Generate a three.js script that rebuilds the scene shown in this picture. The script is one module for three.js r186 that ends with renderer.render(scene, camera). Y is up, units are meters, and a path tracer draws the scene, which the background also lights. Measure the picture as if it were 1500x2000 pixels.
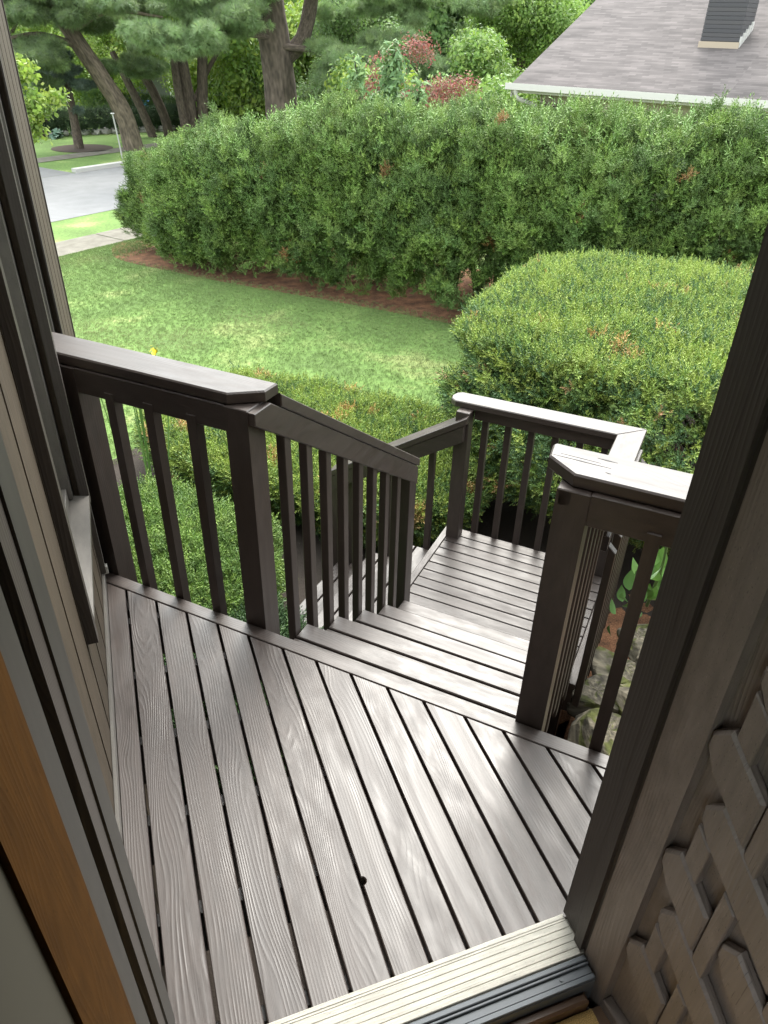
import * as THREE from 'three';
import { mergeGeometries, mergeVertices } from 'three/addons/utils/BufferGeometryUtils.js';
import { ImprovedNoise } from 'three/addons/math/ImprovedNoise.js';

// ---------------------------------------------------------------- camera, sky, sun, exposure
const scene = new THREE.Scene();
const camera = new THREE.PerspectiveCamera(69.81, 0.75, 0.03, 400);
camera.position.set(0, 1.9, 0);
camera.up.set(0.16636, 0.83307, -0.52756);
camera.lookAt(0.29021, 1.9 - 0.55268, -0.78123);

const SUN_AZ = 33 * Math.PI / 180, SUN_EL = 50 * Math.PI / 180;       // in front, to the right, high, behind thin cloud
const sunDir = new THREE.Vector3(Math.sin(SUN_AZ) * Math.cos(SUN_EL), Math.sin(SUN_EL), -Math.cos(SUN_AZ) * Math.cos(SUN_EL));
{
  const W = 512, Hh = 256, d = new Float32Array(W * Hh * 4), nz = new ImprovedNoise();
  for (let j = 0; j < Hh; j++) for (let i = 0; i < W; i++) {
    const el = ((j + 0.5) / Hh - 0.5) * Math.PI, az = ((i + 0.5) / W) * Math.PI * 2 - Math.PI;
    const x = Math.cos(el) * Math.cos(az), y = Math.sin(el), z = Math.cos(el) * Math.sin(az);
    const c = Math.max(0, x * sunDir.x + y * sunDir.y + z * sunDir.z);
    const cl = 0.5 + 0.5 * (nz.noise(x * 2.3, y * 4 + 3, z * 2.3) + 0.5 * nz.noise(x * 5, y * 9, z * 5 + 7));
    const up = Math.max(0, y);
    const glow = 1.5 * Math.pow(c, 9) + 0.5 * Math.pow(c, 2.5);
    let r = 0.66 + 0.22 * cl + glow, g = 0.72 + 0.22 * cl + glow * 0.985, b = 0.77 + 0.18 * cl + glow * 0.93;
    const hz = Math.pow(1 - up, 6) * 0.12; r += hz; g += hz; b += hz;
    if (y < 0) { r = 0.25; g = 0.27; b = 0.24; }
    const k = (j * W + i) * 4; d[k] = r; d[k + 1] = g; d[k + 2] = b; d[k + 3] = 1;
  }
  const t = new THREE.DataTexture(d, W, Hh, THREE.RGBAFormat, THREE.FloatType);
  t.mapping = THREE.EquirectangularReflectionMapping; t.magFilter = t.minFilter = THREE.LinearFilter; t.needsUpdate = true;
  scene.background = t; scene.environment = t;
}
const sun = new THREE.DirectionalLight(new THREE.Color(1, 0.95, 0.87), 1.0);
sun.position.copy(sunDir).multiplyScalar(60); sun.target.position.set(0, 0, 0);
sun.castShadow = true; sun.shadow.radius = 40; sun.shadow.mapSize.set(4096, 4096);
Object.assign(sun.shadow.camera, { left: -40, right: 40, top: 40, bottom: -40, near: 1, far: 160 });
scene.add(sun, sun.target);
const renderer = new THREE.WebGLRenderer({ antialias: true });
renderer.setSize(768, 1024);
renderer.toneMapping = THREE.LinearToneMapping;
renderer.toneMappingExposure = 3.35;
renderer.shadowMap.enabled = true;

// ---------------------------------------------------------------- helpers
const V3 = THREE.Vector3, PI = Math.PI;
let seed = 12345;
const rnd = () => { seed = (seed + 0x6D2B79F5) | 0; let t = Math.imul(seed ^ (seed >>> 15), 1 | seed); t = (t + Math.imul(t ^ (t >>> 7), 61 | t)) ^ t; return ((t ^ (t >>> 14)) >>> 0) / 4294967296; };
const rr = (a, b) => a + (b - a) * rnd();
const pick = a => a[Math.floor(rnd() * a.length)];
const pn = new ImprovedNoise();
const N3 = (x, y, z = 0.37) => pn.noise(x, y, z);
const fbm = (x, y, z = 0.37, o = 4) => { let s = 0, a = 0.5, f = 1; for (let i = 0; i < o; i++) { s += a * pn.noise(x * f, y * f, z * f + i * 3.1); a *= 0.5; f *= 2.03; } return s; };
const clamp = (x, a, b) => Math.min(b, Math.max(a, x));
const sstep = (a, b, x) => { const t = clamp((x - a) / (b - a), 0, 1); return t * t * (3 - 2 * t); };
const S2 = Math.SQRT1_2;
const uv2 = (u, v) => [S2 * (u + v), S2 * (u - v)];                // stair frame (u along the deck edge, v outward) -> world x, z
const used = {};
const numbered = n => { const k = used[n] = (used[n] === undefined ? 0 : used[n] + 1); return k ? n + '_' + String(k).padStart(3, '0') : n; };
function tag(o, label, category, group, kind) { o.userData.label = label; o.userData.category = category; if (group) o.userData.group = group; if (kind) o.userData.kind = kind; return o; }
function thing(name, label, category, pos = [0, 0, 0], turn = 0, group) {
  const g = new THREE.Group(); g.name = numbered(name); g.position.set(...pos); g.rotation.y = turn; scene.add(g);
  return tag(g, label, category, group);
}
function part(name, geo, mat, parent) { const m = new THREE.Mesh(geo, mat); m.name = name; m.castShadow = m.receiveShadow = true; parent.add(m); return m; }
function sub(name, parent) { const g = new THREE.Group(); g.name = name; parent.add(g); return g; }
function struct(name, geo, mat, label) { const m = new THREE.Mesh(geo, mat); m.name = numbered(name); m.receiveShadow = m.castShadow = true; m.userData.kind = 'structure'; if (label) m.userData.label = label; scene.add(m); return m; }
const UVT = -PI / 4;                                                  // turn of everything aligned with the stairs

// wood uv: across / 0.32 m, along / 2.6 m, own offset for each piece
function woodUV(g, axis, s = 1) {
  const p = g.attributes.position, n = g.attributes.normal, out = new Float32Array(p.count * 2);
  const ou = rnd(), ov = rnd();
  for (let i = 0; i < p.count; i++) {
    const P = [p.getX(i), p.getY(i), p.getZ(i)], Nn = [Math.abs(n.getX(i)), Math.abs(n.getY(i)), Math.abs(n.getZ(i))];
    const o = [0, 1, 2].filter(k => k !== axis);
    let ac;
    if (Nn[axis] > 0.8) { out[2 * i] = P[o[0]] / 0.32 * s + ou; out[2 * i + 1] = P[o[1]] / 0.32 + ov; continue; }
    ac = Nn[o[0]] > Nn[o[1]] ? o[1] : o[0];
    out[2 * i] = P[ac] / 0.32 * s + ou; out[2 * i + 1] = P[axis] / 2.6 * s + ov;
  }
  g.setAttribute('uv', new THREE.BufferAttribute(out, 2)); return g;
}
function shapeOf(pts) { const s = new THREE.Shape(); pts.forEach(([x, y], i) => i ? s.lineTo(x, y) : s.moveTo(x, y)); s.closePath(); return s; }
function extr(pts, depth, c = 0.003) {
  return new THREE.ExtrudeGeometry(shapeOf(pts), { depth: depth - 2 * c, bevelEnabled: c > 0, bevelThickness: c, bevelSize: c, bevelOffset: -c, bevelSegments: 1, steps: 1, curveSegments: 6 }).translate(0, 0, c);
}
// plan polygon (a, b) with b = -z, between heights y0..y1
function prismY(pts, y0, y1, axis = 0, c = 0.003) { const g = extr(pts, y1 - y0, c); g.rotateX(-PI / 2); g.translate(0, y0, 0); return woodUV(g, axis); }
// polygon in (v, h) with v = -z, between x0..x1
function prismX(pts, x0, x1, axis = 2, c = 0.003) { const g = extr(pts, x1 - x0, c); g.rotateY(PI / 2); g.translate(x0, 0, 0); return woodUV(g, axis); }
// polygon in (x, h), between v0..v1 (z = -v)
function prismZ(pts, v0, v1, axis = 0, c = 0.003) { const g = extr(pts, v1 - v0, c); g.translate(0, 0, -v1); return woodUV(g, axis); }
// box x0..x1, y0..y1, v0..v1
function bx(x0, x1, y0, y1, v0, v1, axis = 0, c = 0.003) { c = Math.min(c, (x1 - x0) / 4, (y1 - y0) / 4, (v1 - v0) / 4); return prismY([[x0, v0], [x1, v0], [x1, v1], [x0, v1]], y0, y1, axis, c); }
function tube(pts, radii, rs = 8) {                                   // tapered tube through points
  const cv = new THREE.CatmullRomCurve3(pts.map(p => new V3(...p))), n = Math.max(4, pts.length * 4);
  const g = new THREE.TubeGeometry(cv, n, 1, rs, false), p = g.attributes.position;
  for (let i = 0; i <= n; i++) {
    const t = i / n, c = cv.getPointAt(t), f = t * (radii.length - 1), a = Math.floor(Math.min(f, radii.length - 1.001)), r = radii[a] + (radii[a + 1] - radii[a]) * (f - a);
    for (let j = 0; j <= rs; j++) { const k = i * (rs + 1) + j; const jr = r * (1 + 0.1 * N3(j * 1.7 + t * 9, t * 14, pts[0][0])); p.setXYZ(k, c.x + (p.getX(k) - c.x) * jr, c.y + (p.getY(k) - c.y) * jr, c.z + (p.getZ(k) - c.z) * jr); }
  }
  g.computeVertexNormals(); return g;
}
// ---------------------------------------------------------------- textures
function dataTex(w, h, fn, srgb) {
  const d = new Uint8Array(w * h * 4);
  for (let j = 0; j < h; j++) for (let i = 0; i < w; i++) { const c = fn(i, j), k = (j * w + i) * 4; d[k] = clamp(c[0], 0, 255); d[k + 1] = clamp(c[1], 0, 255); d[k + 2] = clamp(c[2], 0, 255); d[k + 3] = 255; }
  const t = new THREE.DataTexture(d, w, h); t.wrapS = t.wrapT = THREE.RepeatWrapping; t.magFilter = THREE.LinearFilter; t.minFilter = THREE.LinearMipmapLinearFilter; t.generateMipmaps = true;
  if (srgb) t.colorSpace = THREE.SRGBColorSpace; t.needsUpdate = true; return t;
}
const fade = (i, w, f) => { const t = i / w; return t; };
// raised weathered grain under paint: 0.32 m across, 2.6 m along
function grainTex(sd, kind) {
  const w = 512, h = 1024;
  const cx = 0.5 + 0.35 * Math.sin(sd * 7.1), knots = [];
  for (let k = 0; k < 5; k++) knots.push([((Math.sin(sd * 3.3 + k * 2.1) + 1) / 2), ((k + 0.5 + 0.3 * Math.sin(sd + k)) / 5)]);
  return dataTex(w, h, (i, j) => {
    const X = i / w, Y = j / h, x = X * 0.32, y = Y * 2.6;
    const per = Math.sin(X * 2 * PI), perc = Math.cos(X * 2 * PI), pY = Math.sin(Y * 2 * PI), pYc = Math.cos(Y * 2 * PI);   // closed loops so the tile repeats
    const warp = fbm(per * 0.45 + sd * 11, perc * 0.45 + pY * 0.75, pYc * 0.75 + sd, 2);
    let kn = 0; for (const [kx, ky] of knots) { let dx = Math.abs(X - kx); dx = Math.min(dx, 1 - dx) * 0.32; let dy = Math.abs(Y - ky); dy = Math.min(dy, 1 - dy) * 2.6; kn += Math.exp(-(dx * dx / 0.0006 + dy * dy / 0.006)); }
    const ring = kind ? Math.sin(X * 2 * PI * 22 + warp * 62 + kn * 9) : Math.sin(X * 2 * PI * 38 + warp * 30 + kn * 12);
    const ridge = Math.pow(0.5 + 0.5 * ring, 2.2) * (0.35 + 0.65 * sstep(-0.25, 0.25, fbm(per * 1.2 + 4, perc * 1.2, pY * 2.5 + pYc * 2 + sd, 2)));
    const fib = 0.5 + 0.5 * N3(per * 30 + sd, perc * 30, 2 * pY + 3 * pYc);
    const bl = 0.5 + 0.5 * fbm(per * 5, perc * 5 + sd * 3, pY * 14 + pYc * 11, 2);
    let v = 0.55 * ridge + 0.2 * fib + 0.25 * bl;
    return [v * 255, v * 255, v * 255];
  });
}
const grains = [grainTex(1, 1), grainTex(2.3, 0), grainTex(3.9, 1), grainTex(5.2, 0)];
// paint colour: near-even with worn and dusty specks
const paintTex = dataTex(512, 1024, (i, j) => {
  const X = i / 512 * 2 * PI, Y = j / 1024 * 2 * PI;
  const a = fbm(Math.sin(X) * 2 + 5, Math.cos(X) * 2, Math.sin(Y) * 4 + Math.cos(Y) * 5, 4), s = N3(Math.sin(X) * 40, Math.cos(X) * 40, Math.sin(Y) * 90 + Math.cos(Y) * 70);
  let v = 208 + a * 40 + (s > 0.58 ? -55 : 0) + (s < -0.62 ? 35 : 0);
  return [v, v, v];
}, true);
const roughTex = dataTex(256, 512, (i, j) => {
  const X = i / 256 * 2 * PI, Y = j / 512 * 2 * PI;
  const a = fbm(Math.sin(X) * 1.5 + 9, Math.cos(X) * 1.5, Math.sin(Y) * 3 + Math.cos(Y) * 3, 5);
  const v = clamp(200 + a * 150, 100, 255); return [v, v, v];
});
const col = (r, g, b) => new THREE.Color().setRGB(r, g, b);
function mat(c, o = {}) { return new THREE.MeshStandardMaterial({ color: col(...c), roughness: 0.7, ...o }); }
// one brown paint for deck, stairs and railings; tone varies a little from board to board
const phys = (c, o) => new THREE.MeshPhysicalMaterial({ color: col(...c), clearcoat: 0.5, clearcoatRoughness: 0.42, ...o });
const browns = [[0.084, 0.062, 0.053], [0.09, 0.067, 0.057], [0.078, 0.058, 0.05], [0.086, 0.064, 0.054]];
const painted = bumps => grains.map((g, i) => phys(browns[i], { map: paintTex, roughness: 0.55, roughnessMap: roughTex, bumpMap: g, bumpScale: bumps[i] }));
const deckMats = painted([0.0009, 0.00045, 0.0007, 0.0005]), treadMats = painted([0.0005, 0.0004, 0.0005, 0.0004]), railMats = painted([0.0004, 0.0004, 0.0004, 0.0004]), capMats = painted([0.0006, 0.0005, 0.0006, 0.0005]);
const jambMat = mat([0.05, 0.041, 0.035], { roughness: 0.55, bumpMap: grains[1], bumpScale: 0.0006 });
const doorMat = mat([0.36, 0.3, 0.262], { roughness: 0.5, bumpMap: grains[3], bumpScale: 0.0009, map: paintTex });
const sidingMat = [0, 1, 2].map(i => mat([[0.092, 0.066, 0.04], [0.098, 0.07, 0.043], [0.086, 0.062, 0.038]][i], { roughness: 0.75, map: paintTex, bumpMap: grains[i + 1], bumpScale: 0.0012 }));
const blackMat = mat([0.012, 0.012, 0.012], { roughness: 0.6 });
const trimGrey = mat([0.17, 0.155, 0.135], { roughness: 0.5, map: paintTex });
const oakMat = new THREE.MeshPhysicalMaterial({ color: col(0.1, 0.042, 0.006), specularIntensity: 0.25, roughness: 0.88, map: paintTex, bumpMap: grains[0], bumpScale: 0.0004 });
const plaster = mat([0.06, 0.054, 0.038], { roughness: 0.9 });
const glassMat = new THREE.MeshPhysicalMaterial({ color: 0xffffff, roughness: 0.02, transmission: 1, thickness: 0, ior: 1.5 });

// ---------------------------------------------------------------- ground, street, paths
const G0 = -1.65;
function groundTex(fn, n = 1024) { return dataTex(n, n, fn, true); }
const lawnTex = groundTex((i, j) => {
  const X = i / 1024 * 2 * PI, Y = j / 1024 * 2 * PI, a = fbm(Math.sin(X) * 2.2, Math.cos(X) * 2.2 + Math.sin(Y) * 2.2, Math.cos(Y) * 2.2, 5), f = N3(i * 0.63, j * 0.63, 3), f2 = N3(i * 0.21, j * 0.21, 8);
  const dry = 0.6 * sstep(0.05, 0.4, a + f2 * 0.12), k = 1 + 0.25 * f + 0.14 * f2 + a * 0.3;
  return [(102 + 40 * dry) * k, (130 + 12 * dry) * k, (66 + 30 * dry) * k];
});
lawnTex.repeat.set(30, 30);
{
  const g = new THREE.PlaneGeometry(360, 360, 1, 1); g.rotateX(-PI / 2); g.translate(0, G0, 0);
  struct('lawn', g, mat([0.95, 0.95, 0.95], { map: lawnTex, roughness: 0.95 }), 'wide mown green lawn with paler dry patches');
}
const TD = [0.795, -0.606], ND = [0.606, 0.795];                     // along the street, towards the house
const st = (t, n) => [TD[0] * t + ND[0] * n, TD[1] * t + ND[1] * n];
function strip(n0, n1, t0, t1, y) {
  const pts = [st(t0, n0), st(t1, n0), st(t1, n1), st(t0, n1)].map(([x, z]) => [x, -z]);
  const g = new THREE.ShapeGeometry(shapeOf(pts)); g.rotateX(-PI / 2); g.translate(0, y, 0);
  const p = g.attributes.position, uvs = new Float32Array(p.count * 2); for (let i = 0; i < p.count; i++) { uvs[2 * i] = p.getX(i) / 4; uvs[2 * i + 1] = p.getZ(i) / 4; } g.setAttribute('uv', new THREE.BufferAttribute(uvs, 2)); return g;
}
const asphaltTex = groundTex((i, j) => { const X = i / 512 * 2 * PI, Y = j / 512 * 2 * PI; const a = fbm(Math.sin(X) * 2, Math.cos(X) * 2 + Math.sin(Y) * 2, Math.cos(Y) * 2, 4), f = N3(i * 0.9, j * 0.9, 1); const v = 132 + a * 14 + f * 16; return [v, v, v + 1]; }, 512);
const concTex = groundTex((i, j) => { const X = i / 512 * 2 * PI, Y = j / 512 * 2 * PI; const a = fbm(Math.sin(X) * 3, Math.cos(X) * 3 + Math.sin(Y) * 3, Math.cos(Y) * 3, 4), f = N3(i * 0.8, j * 0.8, 5); const v = 134 + a * 36 + f * 18; return [v, v - 4, v - 14]; }, 512);
const asphalt = mat([0.85, 0.85, 0.85], { map: asphaltTex, roughness: 0.9 }), conc = mat([0.7, 0.69, 0.67], { map: concTex, roughness: 0.9 });
struct('street', strip(-18.85, -14.4, -60, 90, G0 + 0.006), asphalt, 'grey asphalt street beyond the lawn');
{
  const g0 = new THREE.Group(); g0.name = 'sidewalk'; g0.userData = { kind: 'structure', label: 'concrete sidewalk crossing the near lawn' }; scene.add(g0);
  for (let t = -16; t < 40; t += 1.5) part('paving_slab', strip(-12.9, -12.02, t + 0.012, t + 1.488, G0 + 0.012), conc, g0);
  const g1 = new THREE.Group(); g1.name = 'sidewalk_001'; g1.userData = { kind: 'structure', label: 'concrete sidewalk on the far side of the street' }; scene.add(g1);
  for (let t = -22; t < 40; t += 1.5) part('paving_slab', strip(-21.75, -21.0, t + 0.012, t + 1.488, G0 + 0.012), conc, g1);
  const kerbM = mat([0.5, 0.49, 0.46], { roughness: 0.9 }), kb = new THREE.Group(); kb.name = 'kerb'; kb.userData = { kind: 'structure', label: 'low concrete kerb along the far edge of the street' }; scene.add(kb);
  for (let t = 13.65; t < 60; t += 3) {
    const b = new THREE.BoxGeometry(2.98, 0.1, 0.2), [x, z] = st(t + 1.5, -18.93); b.rotateY(Math.atan2(-TD[1], TD[0])); b.translate(x, G0 + 0.055, z); part('kerb_stone', b, kerbM, kb);
  }
  struct('driveway', strip(-21.0, -18.86, 8.5, 13.6, G0 + 0.008), mat([0.75, 0.75, 0.75], { map: asphaltTex, roughness: 0.9 }), 'pale driveway apron meeting the street on its far side');
}
// fallen needles under the hedge
const mulchTex = groundTex((i, j) => { const f = N3(i * 0.5, j * 0.12, 2), f2 = N3(i * 0.13, j * 0.5, 6), a = fbm(i * 0.02, j * 0.02, 4, 3); const k = 1 + 0.35 * f + 0.35 * f2 + a * 0.6; return [124 * k, 88 * k, 64 * k]; }, 512);
const mulchMat = mat([0.9, 0.9, 0.9], { map: mulchTex, roughness: 1 });
function bed(name, pts, y, m, label) {
  const cv = new THREE.CatmullRomCurve3(pts.map(([u, v]) => { const [x, z] = uv2(u, v); return new V3(x, 0, z); }), true), out = [];
  const n = 160; for (let i = 0; i < n; i++) { const p = cv.getPointAt(i / n), k = 0.12 * fbm(p.x * 3, p.z * 3, 1.2, 3); out.push([p.x + k, -(p.z + k)]); }
  const g = new THREE.ShapeGeometry(shapeOf(out)); g.rotateX(-PI / 2); g.translate(0, y, 0);
  const p = g.attributes.position, uvs = new Float32Array(p.count * 2); for (let i = 0; i < p.count; i++) { uvs[2 * i] = p.getX(i) / 1.6; uvs[2 * i + 1] = p.getZ(i) / 1.6; } g.setAttribute('uv', new THREE.BufferAttribute(uvs, 2));
  return struct(name, g, m, label);
}
bed('needle_bed', [[-10.6, 10.9], [-10.0, 10.05], [-8.6, 9.84], [-7, 9.76], [-5.5, 9.78], [-4, 9.74], [-2, 9.6], [0, 9.5], [3, 9.4], [3, 12.6], [-4, 12.6], [-9, 12.3]], G0 + 0.005, mulchMat, 'strip of rust brown fallen needles under the tall hedge');
const shadedSoilMat = mat([0.045, 0.035, 0.028], { roughness: 1, bumpMap: mulchTex, bumpScale: 0.01 });  // near-black colour paints in the shade under the deck
bed('planting_bed', [[-4.9, 3.2], [-4.7, 5.4], [-3.2, 6.35], [-1.7, 6.1], [-0.6, 7.9], [2, 8.7], [4, 7], [4, 3], [3, -0.6], [0.3, -0.8], [-2.4, -0.6], [-4.2, 1.0]], G0 + 0.005, shadedSoilMat, 'soil bed around the deck and the clipped shrubs, coloured dark for the shade under the deck');

// ---------------------------------------------------------------- the house we stand in
const house = thing('house', 'dark brown house with vertical siding, seen from inside its open doorway', 'house');
{
  // left wall, facing +x at x = -0.255: vertical boards with grooves
  const XW = -0.255, edges = []; for (let z = -0.975 + 0.187; z > -3.95; z -= 0.187) edges.push(z);
  edges.push(-3.93);
  const wins = [[-1.77, -2.46, 0.44, 2.15], [-2.62, -3.2, 0.62, 2.15]];
  let k = 0;
  const board = (z0, z1, y0, y1) => { if (Math.abs(z1 - z0) < 0.02 || y1 - y0 < 0.02) return; part('siding_board', bx(XW - 0.02, XW, y0, y1, -z0, -z1, 1, 0.002), sidingMat[(k++) % 3], house); };
  for (let i = 0; i + 1 < edges.length; i++) {
    const a = edges[i] - 0.009, b = edges[i + 1] + 0.009;
    const cuts = wins.filter(w => a > w[1] + 0.01 && b < w[0] - 0.01);
    if (!cuts.length) { board(a, b, -1.2, 2.7); continue; }
    for (const w of cuts) {
      const za = Math.min(a, w[0]), zb = Math.max(b, w[1]);
      if (a > w[0]) board(a, w[0], -1.2, 2.7);
      if (b < w[1]) board(w[1], b, -1.2, 2.7);
      board(za, zb, -1.2, w[2]); board(za, zb, w[3], 2.7);
    }
  }
  // backing, split around the windows
  const back = (z0, z1, y0, y1) => part('wall', bx(XW - 0.06, XW - 0.0225, y0, y1, -z0, -z1, 1, 0), mat([0.03, 0.024, 0.018]), house);
  back(-0.72, -1.77, G0 - 0.1, 2.7); back(-1.77, -2.46, G0 - 0.1, 0.43); back(-1.77, -2.46, 2.15, 2.7); back(-2.46, -2.62, G0 - 0.1, 2.7); back(-2.62, -3.2, G0 - 0.1, 0.62); back(-2.62, -3.2, 2.15, 2.7); back(-3.2, -3.92, G0 - 0.1, 2.7);
  part('wall', bx(-4, XW - 0.001, G0 - 0.1, 2.7, 3.9, 3.96, 1, 0), sidingMat[0], house);          // end wall past the corner
  part('corner_board', bx(XW - 0.07, XW + 0.004, -1.3, 2.69, 3.962, 3.985, 1), jambMat, house);
  part('wall', bx(-0.95, -0.9, G0 - 0.1, 2.7, 0.9, 3.9, 1, 0), mat([0.05, 0.04, 0.03]), house);   // room behind the windows
  part('skirting', bx(XW + 0.0005, XW + 0.012, 0.003, 0.05, 0.9, 2.62, 2, 0.002), trimGrey, house);
  // windows
  const win = (zn, zf, y0, y1, sillMat, cw, pj) => {
    const w = sub('window', house);
    part('casing', bx(XW + 0.0005, XW + pj, y0 - 0.05, y1 + 0.1, -zn - cw, -zn, 1), jambMat, w);
    part('casing', bx(XW + 0.0005, XW + pj, y0 - 0.02, y1 + 0.1, -zf, -zf + cw, 1), jambMat, w);
    part('frame', bx(XW - 0.075, XW - 0.0215, y0 + 0.035, y1 - 0.03, -zf - 0.04, -zf - 0.002, 1), trimGrey, w);
    part('frame', bx(XW - 0.075, XW - 0.0215, y0 + 0.035, y1 - 0.03, -zn + 0.002, -zn + 0.04, 1), jambMat, w);
    part('frame', bx(XW - 0.075, XW - 0.0215, y1 - 0.028, y1 - 0.001, -zn + 0.002, -zf - 0.002, 2), jambMat, w);
    part('rail', bx(XW - 0.078, XW - 0.035, y0 + 0.03, y0 + 0.085, -zn + 0.042, -zf - 0.042, 2), trimGrey, w);
    part('sill', prismZ([[XW - 0.1, y0], [XW + 0.03, y0], [XW + 0.03, y0 + 0.02], [XW - 0.03, y0 + 0.03], [XW - 0.1, y0 + 0.034]], -zn + 0.001, -zf - 0.001, 2, 0.002), sillMat, w);
    part('pane', bx(XW - 0.064, XW - 0.06, y0 + 0.086, y1 - 0.03, -zn + 0.041, -zf - 0.041, 1, 0), glassMat, w);
    part('dark_backing', bx(XW - 0.3, XW - 0.29, y0 - 0.2, y1 + 0.1, -zn - 0.1, -zf + 0.1, 1, 0), mat([0.05, 0.035, 0.028]), w);  // dark backing sheet, its colour stands in for the unlit room behind
  };
  win(-1.77, -2.46, 0.44, 2.15, trimGrey, 0.035, 0.03);
  win(-2.62, -3.2, 0.62, 2.15, jambMat, 0.03, 0.006);
  part('edge_trim', bx(XW + 0.0005, XW + 0.02, 0.05, 0.5, 2.53, 2.55, 1, 0.002), trimGrey, house);
  part('caulk', bx(XW + 0.0005, XW + 0.026, 0.03, 0.07, 2.552, 2.572, 1, 0.002), mat([0.7, 0.68, 0.62]), house);
  // door opening: left jamb in layers, from outside to inside, face at x = -0.16
  const XL = -0.16;
  const dullTrim = mat([0.055, 0.049, 0.041], { roughness: 0.6, map: paintTex });
  part('brick_mould', bx(XW + 0.001, XL + 0.004, -0.2, 2.2, 0.775, 0.86, 1), dullTrim, house);
  part('jamb', bx(XW + 0.001, XL, 0.02, 2.2, 0.715, 0.7735, 1), jambMat, house);
  part('weatherstrip', bx(XW + 0.001, XL - 0.014, 0.02, 2.2, 0.66, 0.7135, 1), blackMat, house);
  part('jamb', bx(XW + 0.001, XL, 0.02, 2.2, 0.5795, 0.6585, 1), dullTrim, house);
  part('interior_casing', bx(XW + 0.001, XL + 0.002, -0.13, 2.2, 0.41, 0.578, 1), oakMat, house);
  // inner side wall, with an added unseen window further back that lights the door
  part('interior_wall', bx(XW + 0.001, XL - 0.004, -0.16, 2.7, -0.35, 0.409, 1, 0), plaster, house);
  part('interior_wall', bx(XW + 0.001, XL - 0.004, -0.16, 0.5, -2.0, -0.3505, 1, 0), plaster, house);
  part('interior_wall', bx(XW + 0.001, XL - 0.004, 2.3, 2.7, -2.0, -0.3505, 1, 0), plaster, house);
  part('interior_wall', bx(XW + 0.001, XL - 0.004, -0.16, 2.7, -2.2, -2.0005, 1, 0), plaster, house);
  part('wall', bx(XW - 0.06, XW, G0 - 0.1, 2.7, -0.35, 0.715, 1, 0), plaster, house); part('wall', bx(XW - 0.06, XW, G0 - 0.1, 0.5, -2.2, -0.3505, 1, 0), plaster, house);
  const addedWin = sub('window', house); part('pane', bx(XW - 0.03, XW - 0.026, 0.5, 2.3, -2.0, -0.351, 1, 0), glassMat, addedWin); part('frame', bx(XW - 0.05, XW - 0.005, 0.5, 2.3, -1.2, -1.15, 1), oakMat, addedWin);  // added window, out of view, put in to light the open door
  // right jamb, wall to the right of the door, head over the door
  const XR = 0.8;
  part('jamb', bx(XR, XR + 0.07, 0.035, 2.2, 0.665, 0.768, 1), jambMat, house);
  part('door_stop', bx(XR - 0.012, XR, 0.036, 2.2, 0.672, 0.7, 1), jambMat, house);
  part('wall', bx(XR + 0.071, 3.4, G0 - 0.1, 2.7, 0.6, 0.74, 1, 0), sidingMat[1], house);
  part('wall', bx(XW + 0.001, XR + 0.07, 2.201, 2.7, 0.6, 0.77, 0, 0), sidingMat[1], house);
  part('interior_wall', bx(1.25, 1.35, -0.16, 2.7, -2.2, 0.599, 1, 0), plaster, house);
  part('interior_wall', bx(-0.4, 1.35, -0.16, 2.7, -2.3, -2.201, 1, 0), plaster, house);
  part('ceiling', bx(-0.5, 1.5, 2.701, 2.8, -2.3, 0.9, 0, 0), plaster, house);
  part('floor', bx(-0.5, 1.5, -0.25, -0.064, -2.3, 0.583, 0, 0), mat([0.16, 0.09, 0.05], { roughness: 0.5 }), house);
  part('eave', bx(-4.3, 0.12, 2.82, 3.0, 0.4, 4.3, 0, 0), mat([0.12, 0.1, 0.085]), house);
  part('eave', bx(-0.7, 3.8, 2.82, 3.0, -2.6, 0.399, 0, 0), mat([0.12, 0.1, 0.085]), house);  // kept short so that sky reaches the added side window
  part('foundation', bx(XW + 0.001, 3.4, G0 - 0.1, -0.2, 0.5, 0.73, 0, 0), mat([0.2, 0.19, 0.18]), house);
  // threshold
  const sillWood = mat([0.72, 0.69, 0.6], { roughness: 0.6, map: paintTex, bumpMap: grains[1], bumpScale: 0.0006 });
  const alu = mat([0.13, 0.142, 0.155], { roughness: 0.6, metalness: 0.25 });
  const th = sub('threshold', house);
  part('sill_base', bx(XL, XR + 0.03, -0.1, 0.028, 0.664, 0.752, 0, 0.002), sillWood, th);
  for (let i = 0; i < 6; i++) part('sill_ridge', bx(XL, XR - 0.002, 0.0285, 0.0325 + 0.0004 * i, 0.6665 + (5 - i) * 0.0165, 0.6665 + (5 - i) * 0.0165 + 0.0158, 0, 0.0015), sillWood, th);
  part('sill_nose', bx(XL, XR - 0.002, -0.06, 0.034, 0.7525, 0.766, 0, 0.003), sillWood, th);
  part('metal_base', bx(XL, XR - 0.004, -0.1, 0.022, 0.608, 0.6635, 0, 0.002), alu, th);
  for (const [a, b, t] of [[0.61, 0.622, 0.029], [0.624, 0.641, 0.025], [0.6425, 0.6485, 0.032], [0.65, 0.662, 0.036]]) part('metal_rib', bx(XL, XR - 0.004, 0.0225, t, a, b, 0, 0.002), alu, th);
  const scr = new THREE.CylinderGeometry(0.004, 0.004, 0.002, 12); scr.translate(0.715, 0.0265, -0.633); part('screw', scr, alu, th);
  part('bottom_rail', bx(XL, XR - 0.03, -0.13, -0.012, 0.584, 0.6075, 0, 0.008), mat([0.13, 0.075, 0.045], { roughness: 0.35 }), th);
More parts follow.
